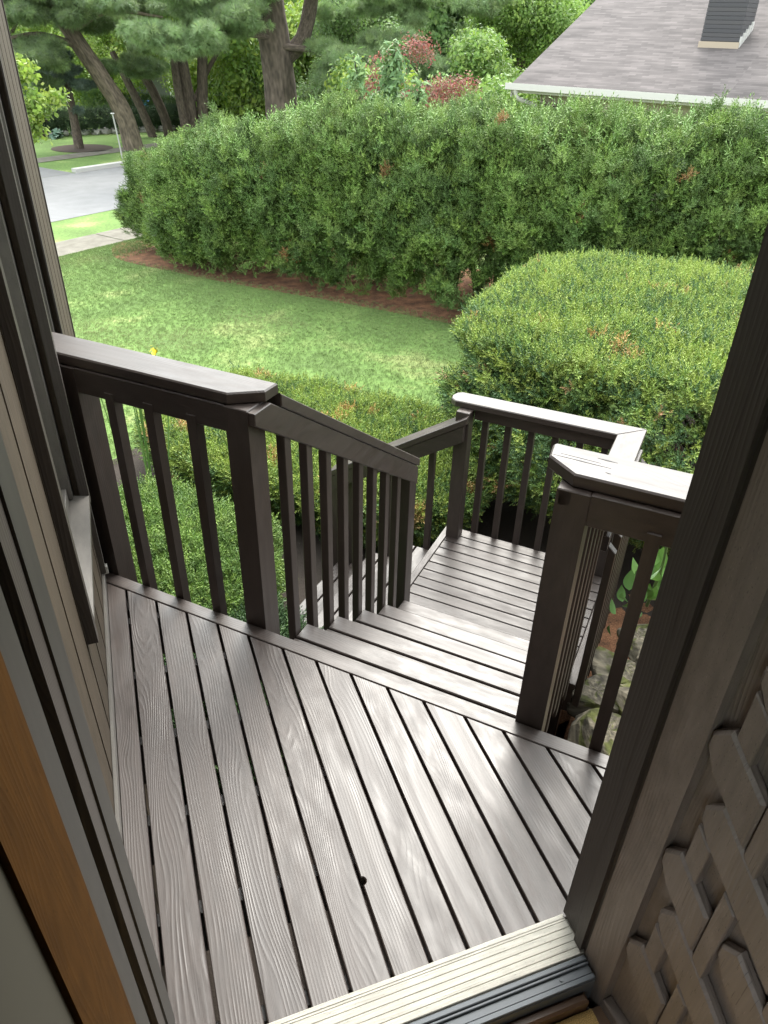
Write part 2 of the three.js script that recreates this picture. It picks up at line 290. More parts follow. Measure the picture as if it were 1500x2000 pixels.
  // open door: hinge at (0.8, -0.67), swung a little past square
  const d = sub('door', house); d.position.set(XR, 0, -0.67); d.rotation.y = PI / 2 + 5 * PI / 180;   // local -x runs along the door away from the hinge, local z is outward
  // local frame: x = -s, y = h, z = -depth ; visible face at z = 0 looks to -x of the world
  d.rotation.y = -PI / 2 - (-5) * PI / 180;
  const dp = (name, geo, m) => part(name, geo, m, d);
  // in the door frame: x = s (away from hinge), y = height, face towards +z
  d.scale.set(1, 1, 1);
  const b0 = -0.128, b1 = 2.05, W = 0.9, T = 0.027;
  const dbox = (s0, s1, y0, y1, z0, z1, ax = 1, c = 0.003) => bx(s0, s1, y0, y1, -z1, -z0, ax, c);
  dp('door_slab', dbox(0, W, b0, b1, -T - 0.02, -T, 1, 0.002), doorMat);
  dp('stile', dbox(0, 0.088, b0, b1, -T + 0.0005, 0), doorMat);
  dp('stile', dbox(W - 0.088, W, b0, b1, -T + 0.0005, 0), doorMat);
  dp('rail', dbox(0.0885, W - 0.0885, b0, b0 + 0.1, -T + 0.0005, -0.0005, 0), doorMat);
  dp('rail', dbox(0.0885, W - 0.0885, b1 - 0.1, b1, -T + 0.0005, -0.0005, 0), doorMat);
  const poly = (pts, z0, z1, c) => { const g = extr(pts, z1 - z0, c); g.translate(0, 0, z0); return woodUV(g, 1); };
  const SL = -0.82, z0d = -T + 0.0008, lim = h0 => Math.min(W - 0.092, (h0 - (b0 + 0.2)) / 0.82);
  for (let k = -1; k < 5; k++) {
    const D = x => 0.58 + 0.338 * k + SL * (x - 0.092), E = x => 0.731 + 0.338 * k + SL * (x - 0.168);
    const Fh = x => 0.55 + 0.338 * k + SL * (x - 0.227), dg = (p0, f, a, up, dn, s1) => dp('diagonal_strip', poly([[a, f(a) - dn * 0.5], [a, f(a) + up * 0.15], [a + 0.032, f(a + 0.032) + up], [s1, f(s1) + up], [s1, f(s1) - dn], [a + 0.024, f(a + 0.024) - dn]], z0d, -0.001, 0.006), doorMat);
    const ok = (f, a, s1) => f(s1) > b0 + 0.16 && f(a) < b1 - 0.2;
    if (ok(D, 0.09, 0.214)) dg(0, D, 0.0895, 0.072, 0.046, 0.214);
    if (ok(E, 0.13, 0.35)) dg(0, E, 0.127, 0.078, 0.034, 0.352);
    if (ok(Fh, 0.227, 0.5)) dg(0, Fh, 0.253, 0.06, 0.046, 0.5);
    if (ok(E, 0.38, 0.66)) dg(0, E, 0.392, 0.07, 0.04, 0.66);
    if (ok(Fh, 0.53, 0.8)) dg(0, Fh, 0.54, 0.06, 0.046, 0.8);
    for (const [s0, s1, lf, hf] of [[0.13, 0.168, D, E], [0.217, 0.25, x => D(x) - 0.16, x => E(x) - 0.005], [0.355, 0.39, x => Fh(x) - 0.02, x => E(x) + 0.04], [0.503, 0.537, x => Fh(x) - 0.1, x => E(x) + 0.02], [0.663, 0.7, x => Fh(x), x => E(x) + 0.03]]) {
      const lo = lf(s0) + 0.074, hi = hf(s0) - 0.036; if (lf(s1) < b0 + 0.08 || hi > b1 - 0.12 || hi - lo < 0.02) continue;
      dp('upright_block', poly([[s0, lo], [s1, lf(s1) + 0.074], [s1, hf(s1) - 0.036], [s0, hi]], z0d, -0.003, 0.003), doorMat);
    }
  }
}
{ // rug on the floor inside
  const n = 60, g = new THREE.PlaneGeometry(0.9, 0.6, n, n); g.rotateX(-PI / 2); const p = g.attributes.position; for (let i = 0; i < p.count; i++) p.setY(i, 0.012 + 0.003 * N3(p.getX(i) * 90, p.getZ(i) * 90));
  const side = bx(-0.45, 0.45, 0, 0.008, -0.3, 0.3, 0, 0.002);
  const rugTex = dataTex(256, 256, (i, j) => { const f = N3(i * 0.7, j * 0.7, 2), k = 1 + 0.6 * f; return [176 * k, 146 * k, 92 * k]; }, true); rugTex.repeat.set(3, 2);
  const r = thing('door_mat', 'golden beige tufted mat on the floor just inside the threshold', 'mat', [0.33, -0.062, -0.28]);
  g.computeVertexNormals(); part('pile', g, mat([1, 1, 1], { map: rugTex, roughness: 1 }), r); part('backing', side, mat([0.1, 0.08, 0.05]), r);
}

// ---------------------------------------------------------------- deck
let mk = 0;
const deckM = () => deckMats[(mk++ * 7 + 1) % 4], railM = () => railMats[(mk++) % 4], capM = () => capMats[(mk++) % 4], treadM = () => treadMats[(mk++) % 4];
const deck = thing('deck', 'small brown painted wooden deck of diagonal boards outside the door', 'deck');
{
  const gaps = [-0.243, -0.172, -0.0655, 0.0385, 0.141, 0.2395, 0.3445, 0.444, 0.543, 0.643, 0.739, 0.8435, 0.938, 1.04, 1.142, 1.244, 1.346];
  const vIn = 1.622, half = 0.0043;
  for (let i = 0; i + 1 < gaps.length; i++) {
    const x0 = gaps[i] + (i ? half : 0), x1 = gaps[i + 1] - half;
    const far = x => vIn / S2 - x;                                    // -z of the inner trim edge at x
    const near = 0.768 + (x0 > 0.86 ? 0 : 0);
    const pts = [[x0, near], [x1, near]];
    if (far(x0) < near + 0.03) continue;
    if (far(x1) < near) { pts.length = 0; pts.push([x0, near], [far(near) , near]); } else pts.push([x1, far(x1)]);
    pts.push([x0, far(x0)]);
    if (i === 6) {                                                    // knot hole in the board's edge
      const zz = 1.028, q = pts.indexOf(pts.find(p => p[0] === x0 && p[1] === far(x0)));
      const notch = []; for (let a = 0; a <= 6; a++) { const t = PI / 2 - PI * a / 6; notch.push([x0 + 0.011 * Math.cos(t), zz + 0.011 * Math.sin(t)]); }
      pts.splice(q + 1, 0, ...notch);
    }
    part('deck_board', prismY(pts, -0.038, rr(-0.001, 0.0008), 2, 0.0025), deckM(), deck);
  }
  const fr = new THREE.Group();
  const T = g => g.rotateY(UVT);
  part('edge_trim', T(bx(-2.1, 0.9, -0.04, 0.001, 1.6245, 1.68, 0, 0.003)), deckM(), deck);
  part('fascia', T(bx(-2.1, 0.9, -0.23, -0.041, 1.635, 1.673, 0, 0.002)), railM(), deck);
  for (const z of [0.8, 1.1, 1.4, 1.7, 2.0, 2.3]) { const xr = 1.625 / S2 - z - 0.06; if (xr > -0.1) part('joist', bx(-0.24, xr, -0.23, -0.039, z, z + 0.038, 0, 0.002), railMats[0], deck); }
  for (const [u, v] of [[-1.9, 1.57], [-0.9, 1.57], [0.1, 1.57]]) part('support_post', T(bx(u, u + 0.089, G0 - 0.05, -0.042, v - 0.04, v + 0.049, 1, 0.002)), railMats[1], deck);
}
// ---------------------------------------------------------------- upper stairs
const RISE = 0.165, noses = [1.935, 2.196, 2.457, 2.716, 2.972];
const TU0 = -1.222, TU1 = -0.272;
const stairs = thing('staircase', 'brown wooden staircase running down from the deck to the landing', 'stairs', [0, 0, 0], UVT);
{
  noses.forEach((n, k) => {
    const y = -RISE * (k + 1), backv = k ? noses[k - 1] - 0.03 : 1.682;
    part('tread_board', bx(TU0, TU1, y - 0.036, y, n - 0.0865, n, 0, 0.004), treadM(), stairs);
    part('tread_board', bx(TU0, TU1, y - 0.036, y + 0.0005, backv, n - 0.0975, 0, 0.003), treadM(), stairs);
  });
  for (const [a, b] of [[-1.2, -1.162], [-0.77, -0.732], [-0.33, -0.292]]) part('stringer', prismX([[1.675, -0.24], [1.675, -0.5], [2.9, -1.28], [2.93, -1.28], [2.93, -1.03], [1.74, -0.24]], a, b, 2, 0.002), railMats[0], stairs);
}
// ---------------------------------------------------------------- landing
const LY = -0.99;
const landing = thing('landing', 'square brown wooden stair landing between the two flights', 'landing', [0, 0, 0], UVT);
{
  const lines = [2.93, 3.055, 3.143, 3.231, 3.32, 3.406, 3.492, 3.579, 3.666, 3.753, 3.842, 3.93, 4.02];
  for (let i = 0; i + 1 < lines.length; i++) part('landing_board', bx(-1.31, -0.25, LY - 0.036, LY + rr(-0.0005, 0.0008), lines[i] + 0.0035, lines[i + 1] - 0.0035, 0, 0.003), treadM(), landing);
  part('edge_trim', bx(-1.358, -1.3135, LY - 0.04, LY + 0.001, 2.93, 4.02, 2), treadM(), landing);
  part('edge_trim', bx(-0.247, -0.2, LY - 0.04, LY + 0.001, 2.93, 4.02, 2), treadM(), landing);
  part('fascia', bx(-1.35, -1.313, LY - 0.2, LY - 0.041, 2.94, 4.02, 2), railM(), landing);
  part('fascia', bx(-0.246, -0.208, LY - 0.22, LY - 0.041, 2.94, 4.02, 2), railM(), landing);
  part('fascia', bx(-1.312, -0.247, LY - 0.22, LY - 0.037, 2.935, 2.97, 0), railM(), landing);
  part('fascia', bx(-1.312, -0.247, LY - 0.22, LY - 0.037, 3.985, 4.02, 0), railM(), landing);
  for (const [u, v] of [[-1.3, 2.98], [-0.34, 2.98], [-1.3, 3.89], [-0.34, 3.89]]) part('support_post', bx(u, u + 0.089, G0 - 0.05, LY - 0.038, v, v + 0.089, 1, 0.002), railMats[2], landing);
}
// ---------------------------------------------------------------- lower stairs, going down to the left
const lstairs = thing('staircase', 'lower brown wooden steps from the landing down towards the lawn', 'stairs', [0, 0, 0], UVT);
{
  for (let k = 0; k < 3; k++) {
    const y = LY - RISE * (k + 1), n = -1.36 - 0.262 * (k + 1), b = k ? -1.36 - 0.262 * k + 0.03 : -1.36;
    part('tread_board', bx(n, n + 0.0865, y - 0.036, y, 2.96, 3.9, 2, 0.004), treadM(), lstairs);
    part('tread_board', bx(n + 0.0975, b, y - 0.036, y + 0.0005, 2.96, 3.9, 2, 0.003), treadM(), lstairs);
  }
  for (const v of [2.99, 3.84]) part('stringer', prismZ([[-1.361, LY - 0.21], [-1.361, LY - 0.5], [-1.75, G0 - 0.02], [-2.12, G0 - 0.02], [-2.12, G0 + 0.1]], v, v + 0.038, 0, 0.002), railMats[1], lstairs);
}
// ---------------------------------------------------------------- railings
const CAPT = 0.94, CB = 0.9, AB = 0.806;
{ // left rail of the deck
  const r = thing('railing', 'dark brown deck railing between the house wall and the left stair rail', 'railing', [0, 0, 0], UVT);
  part('post', bx(-1.332, -1.245, -0.3, CB - 0.001, 1.682, 1.771, 1), railM(), r);
  part('post', bx(-2.045, -1.956, -0.3, CB - 0.001, 1.682, 1.771, 1), railM(), r);
  part('apron_board', bx(-1.9555, -1.3325, AB, CB - 0.0004, 1.686, 1.724, 0), railM(), r);
  part('apron_board', bx(-2.11, -2.0455, AB, CB - 0.0004, 1.686, 1.724, 0), railM(), r);
  for (const u of [-1.835, -1.667, -1.49]) part('baluster', bx(u, u + 0.038, -0.16, AB + 0.03, 1.6835, 1.7215, 1), railM(), r);
  part('cap', prismY([[-2.09, 1.69], [-1.322, 1.69], [-1.228, 1.762], [-1.226, 1.832], [-2.23, 1.832]], CB, CAPT, 0, 0.005), capM(), r);
}
const SLOPE = 0.69;
function stairRail(r, inner, dirSign) {                                // inner = u of the face towards the stairs; dirSign +1: post on the -u side
  const u0 = dirSign > 0 ? inner - 0.038 : inner, u1 = u0 + 0.038, vs = 1.772, ve = 3.075;
  const top = v => 0.928 - SLOPE * (v - 1.8);
  part('cap', prismX([[1.834, top(1.834)], [ve + 0.012, top(ve + 0.012)], [ve + 0.012, top(ve + 0.012) - 0.046], [1.834, top(1.834) - 0.046]], dirSign > 0 ? inner - 0.135 : inner - 0.003, dirSign > 0 ? inner + 0.003 : inner + 0.135, 2, 0.004), capM(), r);
  const ab = top(vs) - 0.05;
  part('apron_board', prismX([[1.686, top(1.686) - 0.155], [1.686, 0.893], [1.779, 0.893], [ve, top(ve) - 0.05], [ve, top(ve) - 0.155]], u0, u1, 2, 0.003), railM(), r);
  for (let k = 0; k < 8; k++) {
    const v = 1.852 + 0.1395 * k; let step = 0; noses.forEach((n, i) => { if (v > n - 0.26) step = i + 1; });
    const yb = -RISE * step - 0.2, ytN = top(v) - 0.14, ytF = top(v + 0.038) - 0.14;
    const a = dirSign > 0 ? u0 - 0.003 : u0 + 0.006;
    part('baluster', prismX([[v, yb], [v + 0.042, yb], [v + 0.042, ytF - 0.003], [v, ytN]], a, a + 0.035, 1, 0.003), railM(), r);
  }
  const pu = dirSign > 0 ? u0 - 0.052 : u0 - 0.076;
  part('post', prismX([[2.975, -1.2], [3.062, -1.2], [3.062, top(3.062) - 0.14], [2.975, top(2.975) - 0.14]], pu, pu + 0.089, 1, 0.003), railM(), r);
}
stairRail(thing('railing', 'dark brown sloping stair railing on the left of the upper flight', 'railing', [0, 0, 0], UVT), -1.22, 1);
stairRail(thing('railing', 'dark brown stair railing behind the short railing near the open door', 'railing', [0, 0, 0], UVT), -0.27, -1);
{ // right rail of the deck
  const r = thing('railing', 'short dark brown deck railing with pale worn cap beside the open door', 'railing', [0, 0, 0], UVT);
  part('post', bx(-0.275, -0.186, -0.3, CB - 0.001, 1.686, 1.775, 1), railM(), r);
  part('apron_board', bx(-0.1855, 0.62, AB - 0.004, CB - 0.0004, 1.69, 1.728, 0), railM(), r);
  for (const u of [-0.031, 0.135, 0.3, 0.46]) part('baluster', bx(u, u + 0.038, -0.16, AB + 0.03, 1.6835, 1.7215, 1), railM(), r);
  for (const [u0, u1, v0, v1, w] of [[-0.322, -0.16, 1.785, 1.779, 0.004], [-0.3, -0.19, 1.8, 1.795, 0.0025], [-0.205, -0.15, 1.82, 1.817, 0.006], [-0.17, -0.155, 1.752, 1.75, 0.004]]) part('crack', prismY([[u0, v0], [(u0 + u1) / 2, (v0 + v1) / 2 - w / 2], [u1, v1], [(u0 + u1) / 2, (v0 + v1) / 2 + w / 2]], CAPT - 0.01, CAPT + 0.0006, 0, 0), blackMat, r);
  part('cap', prismY([[-0.24, 1.706], [0.66, 1.706], [0.78, 1.855], [-0.325, 1.855], [-0.332, 1.845], [-0.325, 1.775]], CB, CAPT, 0, 0.005), capM(), r);
}
{ // far rail and right rail of the landing
  const r = thing('railing', 'brown landing railing in front of the big clipped shrub', 'railing', [0, 0, 0], UVT);
  const t = -0.012, b = t - 0.04;
  part('post', bx(-1.315, -1.228, LY + 0.001, b - 0.001, 3.886, 3.973, 1), railM(), r);
  part('post', bx(-0.345, -0.256, LY + 0.001, b - 0.001, 3.925, 4.014, 1), railM(), r);
  part('apron_board', bx(-1.2275, -0.3455, -0.132, b - 0.001, 3.985, 4.023, 0), railM(), r);
  for (let k = 0; k < 7; k++) { const u = -1.184 + 0.1485 * k; if (u < -0.27) part('baluster', bx(u, u + 0.038, LY - 0.18, -0.1, 4.0245, 4.0625, 1), railM(), r); }
  part('cap', prismY([[-1.345, 3.945], [-0.367, 3.958], [-0.222, 4.105], [-1.35, 4.085], [-1.378, 4.06], [-1.39, 4.015], [-1.38, 3.97]], b, t, 0, 0.005), capM(), r);
  part('cap', prismY([[-0.365, 3.957], [-0.365, 2.96], [-0.222, 2.96], [-0.222, 4.1035]], b, t, 2, 0.004), capM(), r);
  part('apron_board', bx(-0.245, -0.207, -0.14, b - 0.001, 2.97, 3.92, 2), railM(), r);
  for (let k = 0; k < 7; k++) { const v = 2.935 + 0.15 * k; part('baluster', prismZ([[-0.199, LY - 0.2], [-0.161, LY - 0.2], [-0.161, -0.115], [-0.199, -0.078]], v, v + 0.038, 1, 0.003), railM(), r); }
}
{ // rail of the lower steps
  const r = thing('railing', 'brown sloping railing of the lower steps, below the landing corner post', 'railing', [0, 0, 0], UVT);
  const top = u => -0.068 + 0.655 * (u + 1.235);
  part('cap', prismZ([[-2.2, top(-2.2)], [-1.228, top(-1.228)], [-1.228, top(-1.228) - 0.045], [-2.2, top(-2.2) - 0.045]], 3.842, 3.9845, 0, 0.004), capM(), r);
  part('apron_board', prismZ([[-2.18, top(-2.18) - 0.046], [-1.2445, top(-1.2445) - 0.046], [-1.2445, top(-1.2445) - 0.16], [-2.18, top(-2.18) - 0.16]], 3.847, 3.884, 0, 0.003), railM(), r);
  for (let k = 0; k < 5; k++) { const u = -1.482 - 0.15 * k, g = prismZ([[u, Math.max(G0, -1.3 - 0.16 * k)], [u + 0.04, Math.max(G0, -1.3 - 0.16 * k)], [u + 0.04, top(u) - 0.13], [u, top(u) - 0.13]], 3.905, 3.943, 1, 0.003); part('baluster', g, railM(), r); }
  part('post', prismZ([[-2.2, G0 - 0.05], [-2.111, G0 - 0.05], [-2.111, top(-2.111) - 0.05], [-2.2, top(-2.2) - 0.05]], 3.886, 3.974, 1, 0.003), railM(), r);
}

// ---------------------------------------------------------------- foliage kit
const leafM = (c, tr = 0) => tr ? new THREE.MeshPhysicalMaterial({ color: col(...c), roughness: 0.9, transmission: tr, thickness: 0, side: THREE.DoubleSide }) : new THREE.MeshStandardMaterial({ color: col(...c), roughness: 0.6, side: THREE.DoubleSide });
function bladeGeo(list) {                                              // list of [base, dir, side, len, wid, fold]
  const pos = [], idx = []; let n = 0;
  for (const [b, d, s, l, w, bend] of list) {
    const m = b.clone().addScaledVector(d, l * 0.45), t = b.clone().addScaledVector(d, l); t.y += (bend || 0) * l;
    const L = m.clone().addScaledVector(s, -w / 2), R = m.clone().addScaledVector(s, w / 2);
    for (const p of [b, L, t, R]) pos.push(p.x, p.y, p.z);
    idx.push(n, n + 3, n + 1, n + 1, n + 3, n + 2); n += 4;
  }
  const g = new THREE.BufferGeometry(); g.setAttribute('position', new THREE.Float32BufferAttribute(pos, 3)); g.setIndex(idx); g.computeVertexNormals();
  g.setAttribute('uv', new THREE.Float32BufferAttribute(new Float32Array(pos.length / 3 * 2), 2)); return g;
}
function needleSprig(n, len, nl, nw, twigs = 0) {
  const list = [], stems = [[new V3(0, 0, 0), new V3(0, 1, 0), len]];
  for (let t = 0; t < twigs; t++) { const a = t * 2.4 + rr(-0.4, 0.4); stems.push([new V3(0, len * rr(0.1, 0.5), 0), new V3(Math.cos(a) * 0.75, 0.75, Math.sin(a) * 0.75).normalize(), len * rr(0.45, 0.7)]); }
  for (const [b, dir, l] of stems) {
    const q = new THREE.Quaternion().setFromUnitVectors(new V3(0, 1, 0), dir), m = Math.round(n * l / len);
    for (let i = 0; i < m; i++) {
      const t = (i + 0.5) / m, a = i * 2.39996, tilt = 0.95 - 0.5 * t + rr(-0.1, 0.1);
      const d = new V3(Math.cos(a) * Math.sin(tilt), Math.cos(tilt), Math.sin(a) * Math.sin(tilt)).applyQuaternion(q), s = new V3(-Math.sin(a), 0, Math.cos(a)).applyQuaternion(q);
      list.push([b.clone().addScaledVector(dir, l * t), d, s, nl * (1 - 0.35 * t) * rr(0.85, 1.15), nw, 0]);
    }
  }
  return bladeGeo(list);
}
function burst(n, len, w, flat = 1) { const list = []; for (let i = 0; i < n; i++) { const a = rnd() * 6.283, e = rr(-0.1, 1) * flat, d = new V3(Math.cos(a) * Math.cos(e), Math.sin(e), Math.sin(a) * Math.cos(e)), s = new V3(-Math.sin(a), 0, Math.cos(a)); list.push([new V3(0, 0, 0), d, s, len * rr(0.7, 1.1), w, -0.12]); } return bladeGeo(list); }
function leafClump(n, spread, l, w) { const list = []; for (let i = 0; i < n; i++) { const b = new V3(rr(-1, 1), rr(-0.7, 0.7), rr(-1, 1)).multiplyScalar(spread), a = rnd() * 6.283, e = rr(-0.9, 0.5), d = new V3(Math.cos(a) * Math.cos(e), Math.sin(e), Math.sin(a) * Math.cos(e)), s = new V3(-Math.sin(a), rr(-0.5, 0.5), Math.cos(a)).normalize(); list.push([b, d, s, l * rr(0.7, 1.2), w * rr(0.8, 1.2), -0.15]); } return bladeGeo(list); }
const Y1 = new V3(0, 1, 0), dm = new THREE.Matrix4(), dq = new THREE.Quaternion(), dq2 = new THREE.Quaternion(), ds = new V3();
function scatter(name, geo, material, items, parent) {                 // items: [pos, dir, scale, color]
  const im = new THREE.InstancedMesh(geo, material, items.length); im.name = name; im.userData.kind = 'stuff'; im.castShadow = im.receiveShadow = true;
  items.forEach(([p, d, s, c], i) => { dq.setFromUnitVectors(Y1, d); dq2.setFromAxisAngle(Y1, rnd() * 6.283); dq.multiply(dq2); ds.setScalar(s); dm.compose(p, dq, ds); im.setMatrixAt(i, dm); im.setColorAt(i, c); });
  parent.add(im); return im;
}
const shade = (c, k, j = 0.12) => { const f = k * rr(1 - j, 1 + j); return col(c[0] * f * rr(0.92, 1.08), c[1] * f, c[2] * f * rr(0.85, 1.15)); };
const white = leafM([1, 1, 1]);
const whiteT = leafM([1, 1, 1], 0.5);
const whiteP = leafM([1, 1, 1], 0.45);
// ---------------------------------------------------------------- tall yew hedge
const barkTex = dataTex(128, 256, (i, j) => { const X = i / 128 * 2 * PI, v = 190 + 90 * fbm(Math.sin(X) * 3, Math.cos(X) * 3, j * 0.02, 3) + 60 * N3(Math.sin(X) * 9, Math.cos(X) * 9, j * 0.05); return [v, v * 0.98, v * 0.95]; }, true); barkTex.repeat.set(1, 3);
const bark = [[0.17, 0.135, 0.11], [0.19, 0.155, 0.13], [0.3, 0.25, 0.2]].map(c => mat(c, { roughness: 0.95, map: barkTex }));
const sprigFar = [needleSprig(20, 0.15, 0.042, 0.0085, 3), needleSprig(22, 0.14, 0.045, 0.009, 4), needleSprig(18, 0.18, 0.04, 0.0085, 3)];
{
  const h = thing('hedge', 'tall dense dark green yew hedge along the far edge of the lawn', 'hedge');
  const topAt = u => -0.12 + 0.75 * sstep(-9.6, -6, u) + 0.2 * sstep(-5, -1, u) + 0.1 * N3(u * 0.9, 3.3);
  const items = [[], [], []], pts = [];
  const surf = (u, th, out) => {                                       // th 0 = base front, 1 = top ridge centre ... 2 = base back
    const tp = topAt(u), y0 = G0 + 0.02, mid = 11.0;
    const end = sstep(-10.1, -8.3, u), hw = (0.5 + 0.85 * Math.sqrt(end)) ;
    const a = th * PI / 2 * 1.0;                                       // 0..PI
    const sx = -Math.cos(a), sy = Math.sin(a);
    const cx = Math.sign(sx) * Math.pow(Math.abs(sx), 0.55), cy = Math.pow(Math.abs(sy), 0.75);
    const under = 1 - 0.12 * Math.pow(1 - cy, 2);
    out.set(u, y0 + (tp * (0.55 + 0.45 * end) - y0 + (end - 1) * 0.3) * cy, mid + hw * cx * under * (0.35 + 0.65 * end));
    const nx = sx, ny = sy; return new V3(0, ny, nx);
  };
  const P = new V3();
  const clumps = 7800, per = 13;
  for (let n = 0; n < clumps; n++) {
    const e = rnd(), u = e < 0.2 ? -10.25 + Math.pow(rnd(), 0.8) * 2.2 : rr(-9.2, 1.6), th = rnd() < 0.88 ? rr(0.0, 1.2) : rr(1.2, 2);
    const nrm = surf(u, th, P);
    if (u < -8.3) nrm.x -= (-8.3 - u) * 0.6; nrm.normalize();
    const low = sstep(G0 + 0.9, G0 + 0.1, P.y); if (rnd() < low * 0.4 * sstep(-5.5, -3, P.x)) continue;
    const lump = fbm(P.x * 0.9, P.y * 1.0, P.z * 0.9, 2) * 0.5 + 0.2 * N3(P.x * 2.6, P.y * 2.2, P.z * 2.6) + rr(-0.3, 0.1);
    const cp = P.clone().addScaledVector(nrm, lump - 0.16), ax = new V3(nrm.x * 0.5 + rr(-0.35, 0.35), nrm.y * 0.4 + rr(0.5, 1.1), nrm.z * 0.5 + rr(-0.35, 0.35)).normalize(), L = rr(0.2, 0.42);
    const kv = rr(0.72, 1.25), pat = 0.5 + 0.5 * fbm(P.x * 0.6, P.y * 0.8, P.z * 0.6 + 4, 2), c = rnd() < 0.006 ? [0.3, 0.17, 0.07] : rnd() < 0.4 ? [0.175, 0.27, 0.058] : (pat > 0.5 ? [0.13, 0.215, 0.046] : [0.1, 0.172, 0.04]);
    for (let k = 0; k < per; k++) {
      const t = Math.pow(rnd(), 0.8), a = rr(0, 6.283), r = (0.13 * (1 - t) + 0.03) * rr(0.4, 1.1), o = new V3(Math.cos(a) * r, 0, Math.sin(a) * r);
      const q = cp.clone().addScaledVector(ax, L * t).add(o); if (q.y < G0 + 0.03) continue;
      const [x, z] = uv2(q.x, q.z), dd = ax.clone().multiplyScalar(0.8).add(o.multiplyScalar(4)).add(new V3(rr(-0.2, 0.2), rr(0, 0.4), rr(-0.2, 0.2))), [dx, dz] = uv2(dd.x, dd.z);
      items[k % 3].push([new V3(x, q.y, z), new V3(dx, dd.y, dz).normalize(), rr(0.55, 1.25), shade(c, kv, 0.16)]);
    }
  }
  for (let i = 0; i < 420; i++) {                                      // upright shoots on top
    const u = rr(-9.3, 1.4), nrm = surf(u, rr(0.55, 1.15), P), [x, z] = uv2(P.x, P.z);
    items[2].push([new V3(x, P.y + rr(0, 0.2), z), new V3(rr(-0.2, 0.2), 1, rr(-0.2, 0.2)).normalize(), rr(1, 1.9), shade([0.2, 0.31, 0.09], 1.15, 0.2)]);
  }
  items.forEach((it, k) => scatter('foliage', sprigFar[k], white, it, h));
  for (let i = 0; i < 26; i++) {                                       // stems at the foot
    const u = -8.8 + i * 0.4 + rr(-0.1, 0.1), v = 11.1 + rr(-0.25, 0.3), [x, z] = uv2(u, v);
    for (let j = 0; j < 4; j++) { const a = rr(0, 6.28), l = rr(0.5, 0.9); part('stem', tube([[x, G0 - 0.05, z], [x + Math.cos(a) * 0.15, G0 + 0.5, z + Math.sin(a) * 0.15], [x + Math.cos(a) * l * 0.7, G0 + 1.3, z + Math.sin(a) * l * 0.7]], [0.05, 0.035, 0.02], 5), bark[0], h); }
  }
}
// ---------------------------------------------------------------- clipped shrubs
const sprigNear = [needleSprig(22, 0.11, 0.028, 0.0062, 3), needleSprig(20, 0.13, 0.03, 0.0064, 3), needleSprig(24, 0.09, 0.026, 0.006, 4)];
function clipped(name, label, cu, cv, ru, rv, top, y0, count, look, pw = 3, dome = 0.12) {
  const [gx, gz] = uv2(cu, cv), t = thing(name, label, 'shrub', [gx, y0, gz]);
  const items = [[], [], []];
  let made = 0, guard = 0;
  const Ht = top - y0;
  while (made < count && guard++ < count * 6) {
    let lu, lv, ly, nrm;
    const isTop = rnd() < look.topShare;
    if (isTop) {
      lu = rr(-1, 1); lv = rr(-1, 1); const q = Math.pow(Math.abs(lu), pw) + Math.pow(Math.abs(lv), pw); if (q > 1) continue;
      ly = Ht * (1 - dome * Math.pow(q, 0.8)) - 0.09 * Math.pow(q, 8); nrm = new V3(lu * 0.25, 1, lv * 0.25);
      lu *= ru; lv *= rv;
    } else {
      const a = rr(0, 2 * PI), ca = Math.cos(a), sa = Math.sin(a), k = 1 / Math.pow(Math.pow(Math.abs(ca), pw) + Math.pow(Math.abs(sa), pw), 1 / pw);
      if (look.front && !look.front(ca, sa)) { if (rnd() < 0.75) continue; }
      const f = Math.pow(rnd(), 0.7); ly = Ht * (0.04 + 0.86 * f); const bul = 1 - 0.2 * Math.pow(1 - f, 2) - 0.05 * f;
      lu = ca * k * ru * bul; lv = sa * k * rv * (bul + (look.skirt && sa < 0 ? look.skirt * Math.sin(PI * Math.min(1, (1 - f) * 1.1)) : 0)); nrm = new V3(ca, 0.35, sa);
    }
    nrm.normalize();
    const lump = fbm((cu + lu) * 2.2, ly * 2.2, (cv + lv) * 2.2, 3) * (isTop ? 0.08 : 0.5);
    const depth = Math.pow(rnd(), 1.7) * (isTop ? 0.13 : 0.24), o = lump - depth;
    const U = lu + nrm.x * o, Vv = lv + nrm.z * o, y = ly + nrm.y * o; if (y < 0.02) continue;
    if (look.hole && look.hole(cu + U, cv + Vv, y0 + y)) continue;
    const [x, z] = uv2(U, Vv), nw = uv2(nrm.x, nrm.z);
    const d = new V3(nw[0] * 0.9 + rr(-0.5, 0.5), nrm.y * 0.7 + rr(0, 0.6), nw[1] * 0.9 + rr(-0.5, 0.5)).normalize();
    items[made % 3].push([new V3(x, y, z), d, rr(0.8, 1.35), look.color(cu + U, y, cv + Vv, isTop, depth)]); made++;
  }
  items.forEach((it, k) => scatter('foliage', sprigNear[k], white, it, t));
  const stemMat = bark[1];
  for (let i = 0; i < (look.stems || 14); i++) { const a = i / (look.stems || 14) * 6.283 + rr(-0.2, 0.2), e = [Math.cos(a) * ru * rr(0.5, 0.85), Math.sin(a) * rv * rr(0.5, 0.85)], [x, z] = uv2(...e), b = [x * 0.12, z * 0.12]; part('stem', tube([[b[0], -0.03, b[1]], [x * 0.45, Ht * 0.3, z * 0.45], [x * 0.8, Ht * 0.62, z * 0.8], [x, Ht * 0.85, z]], [0.035, 0.026, 0.017, 0.008], 5), stemMat, t); }
  return t;
}
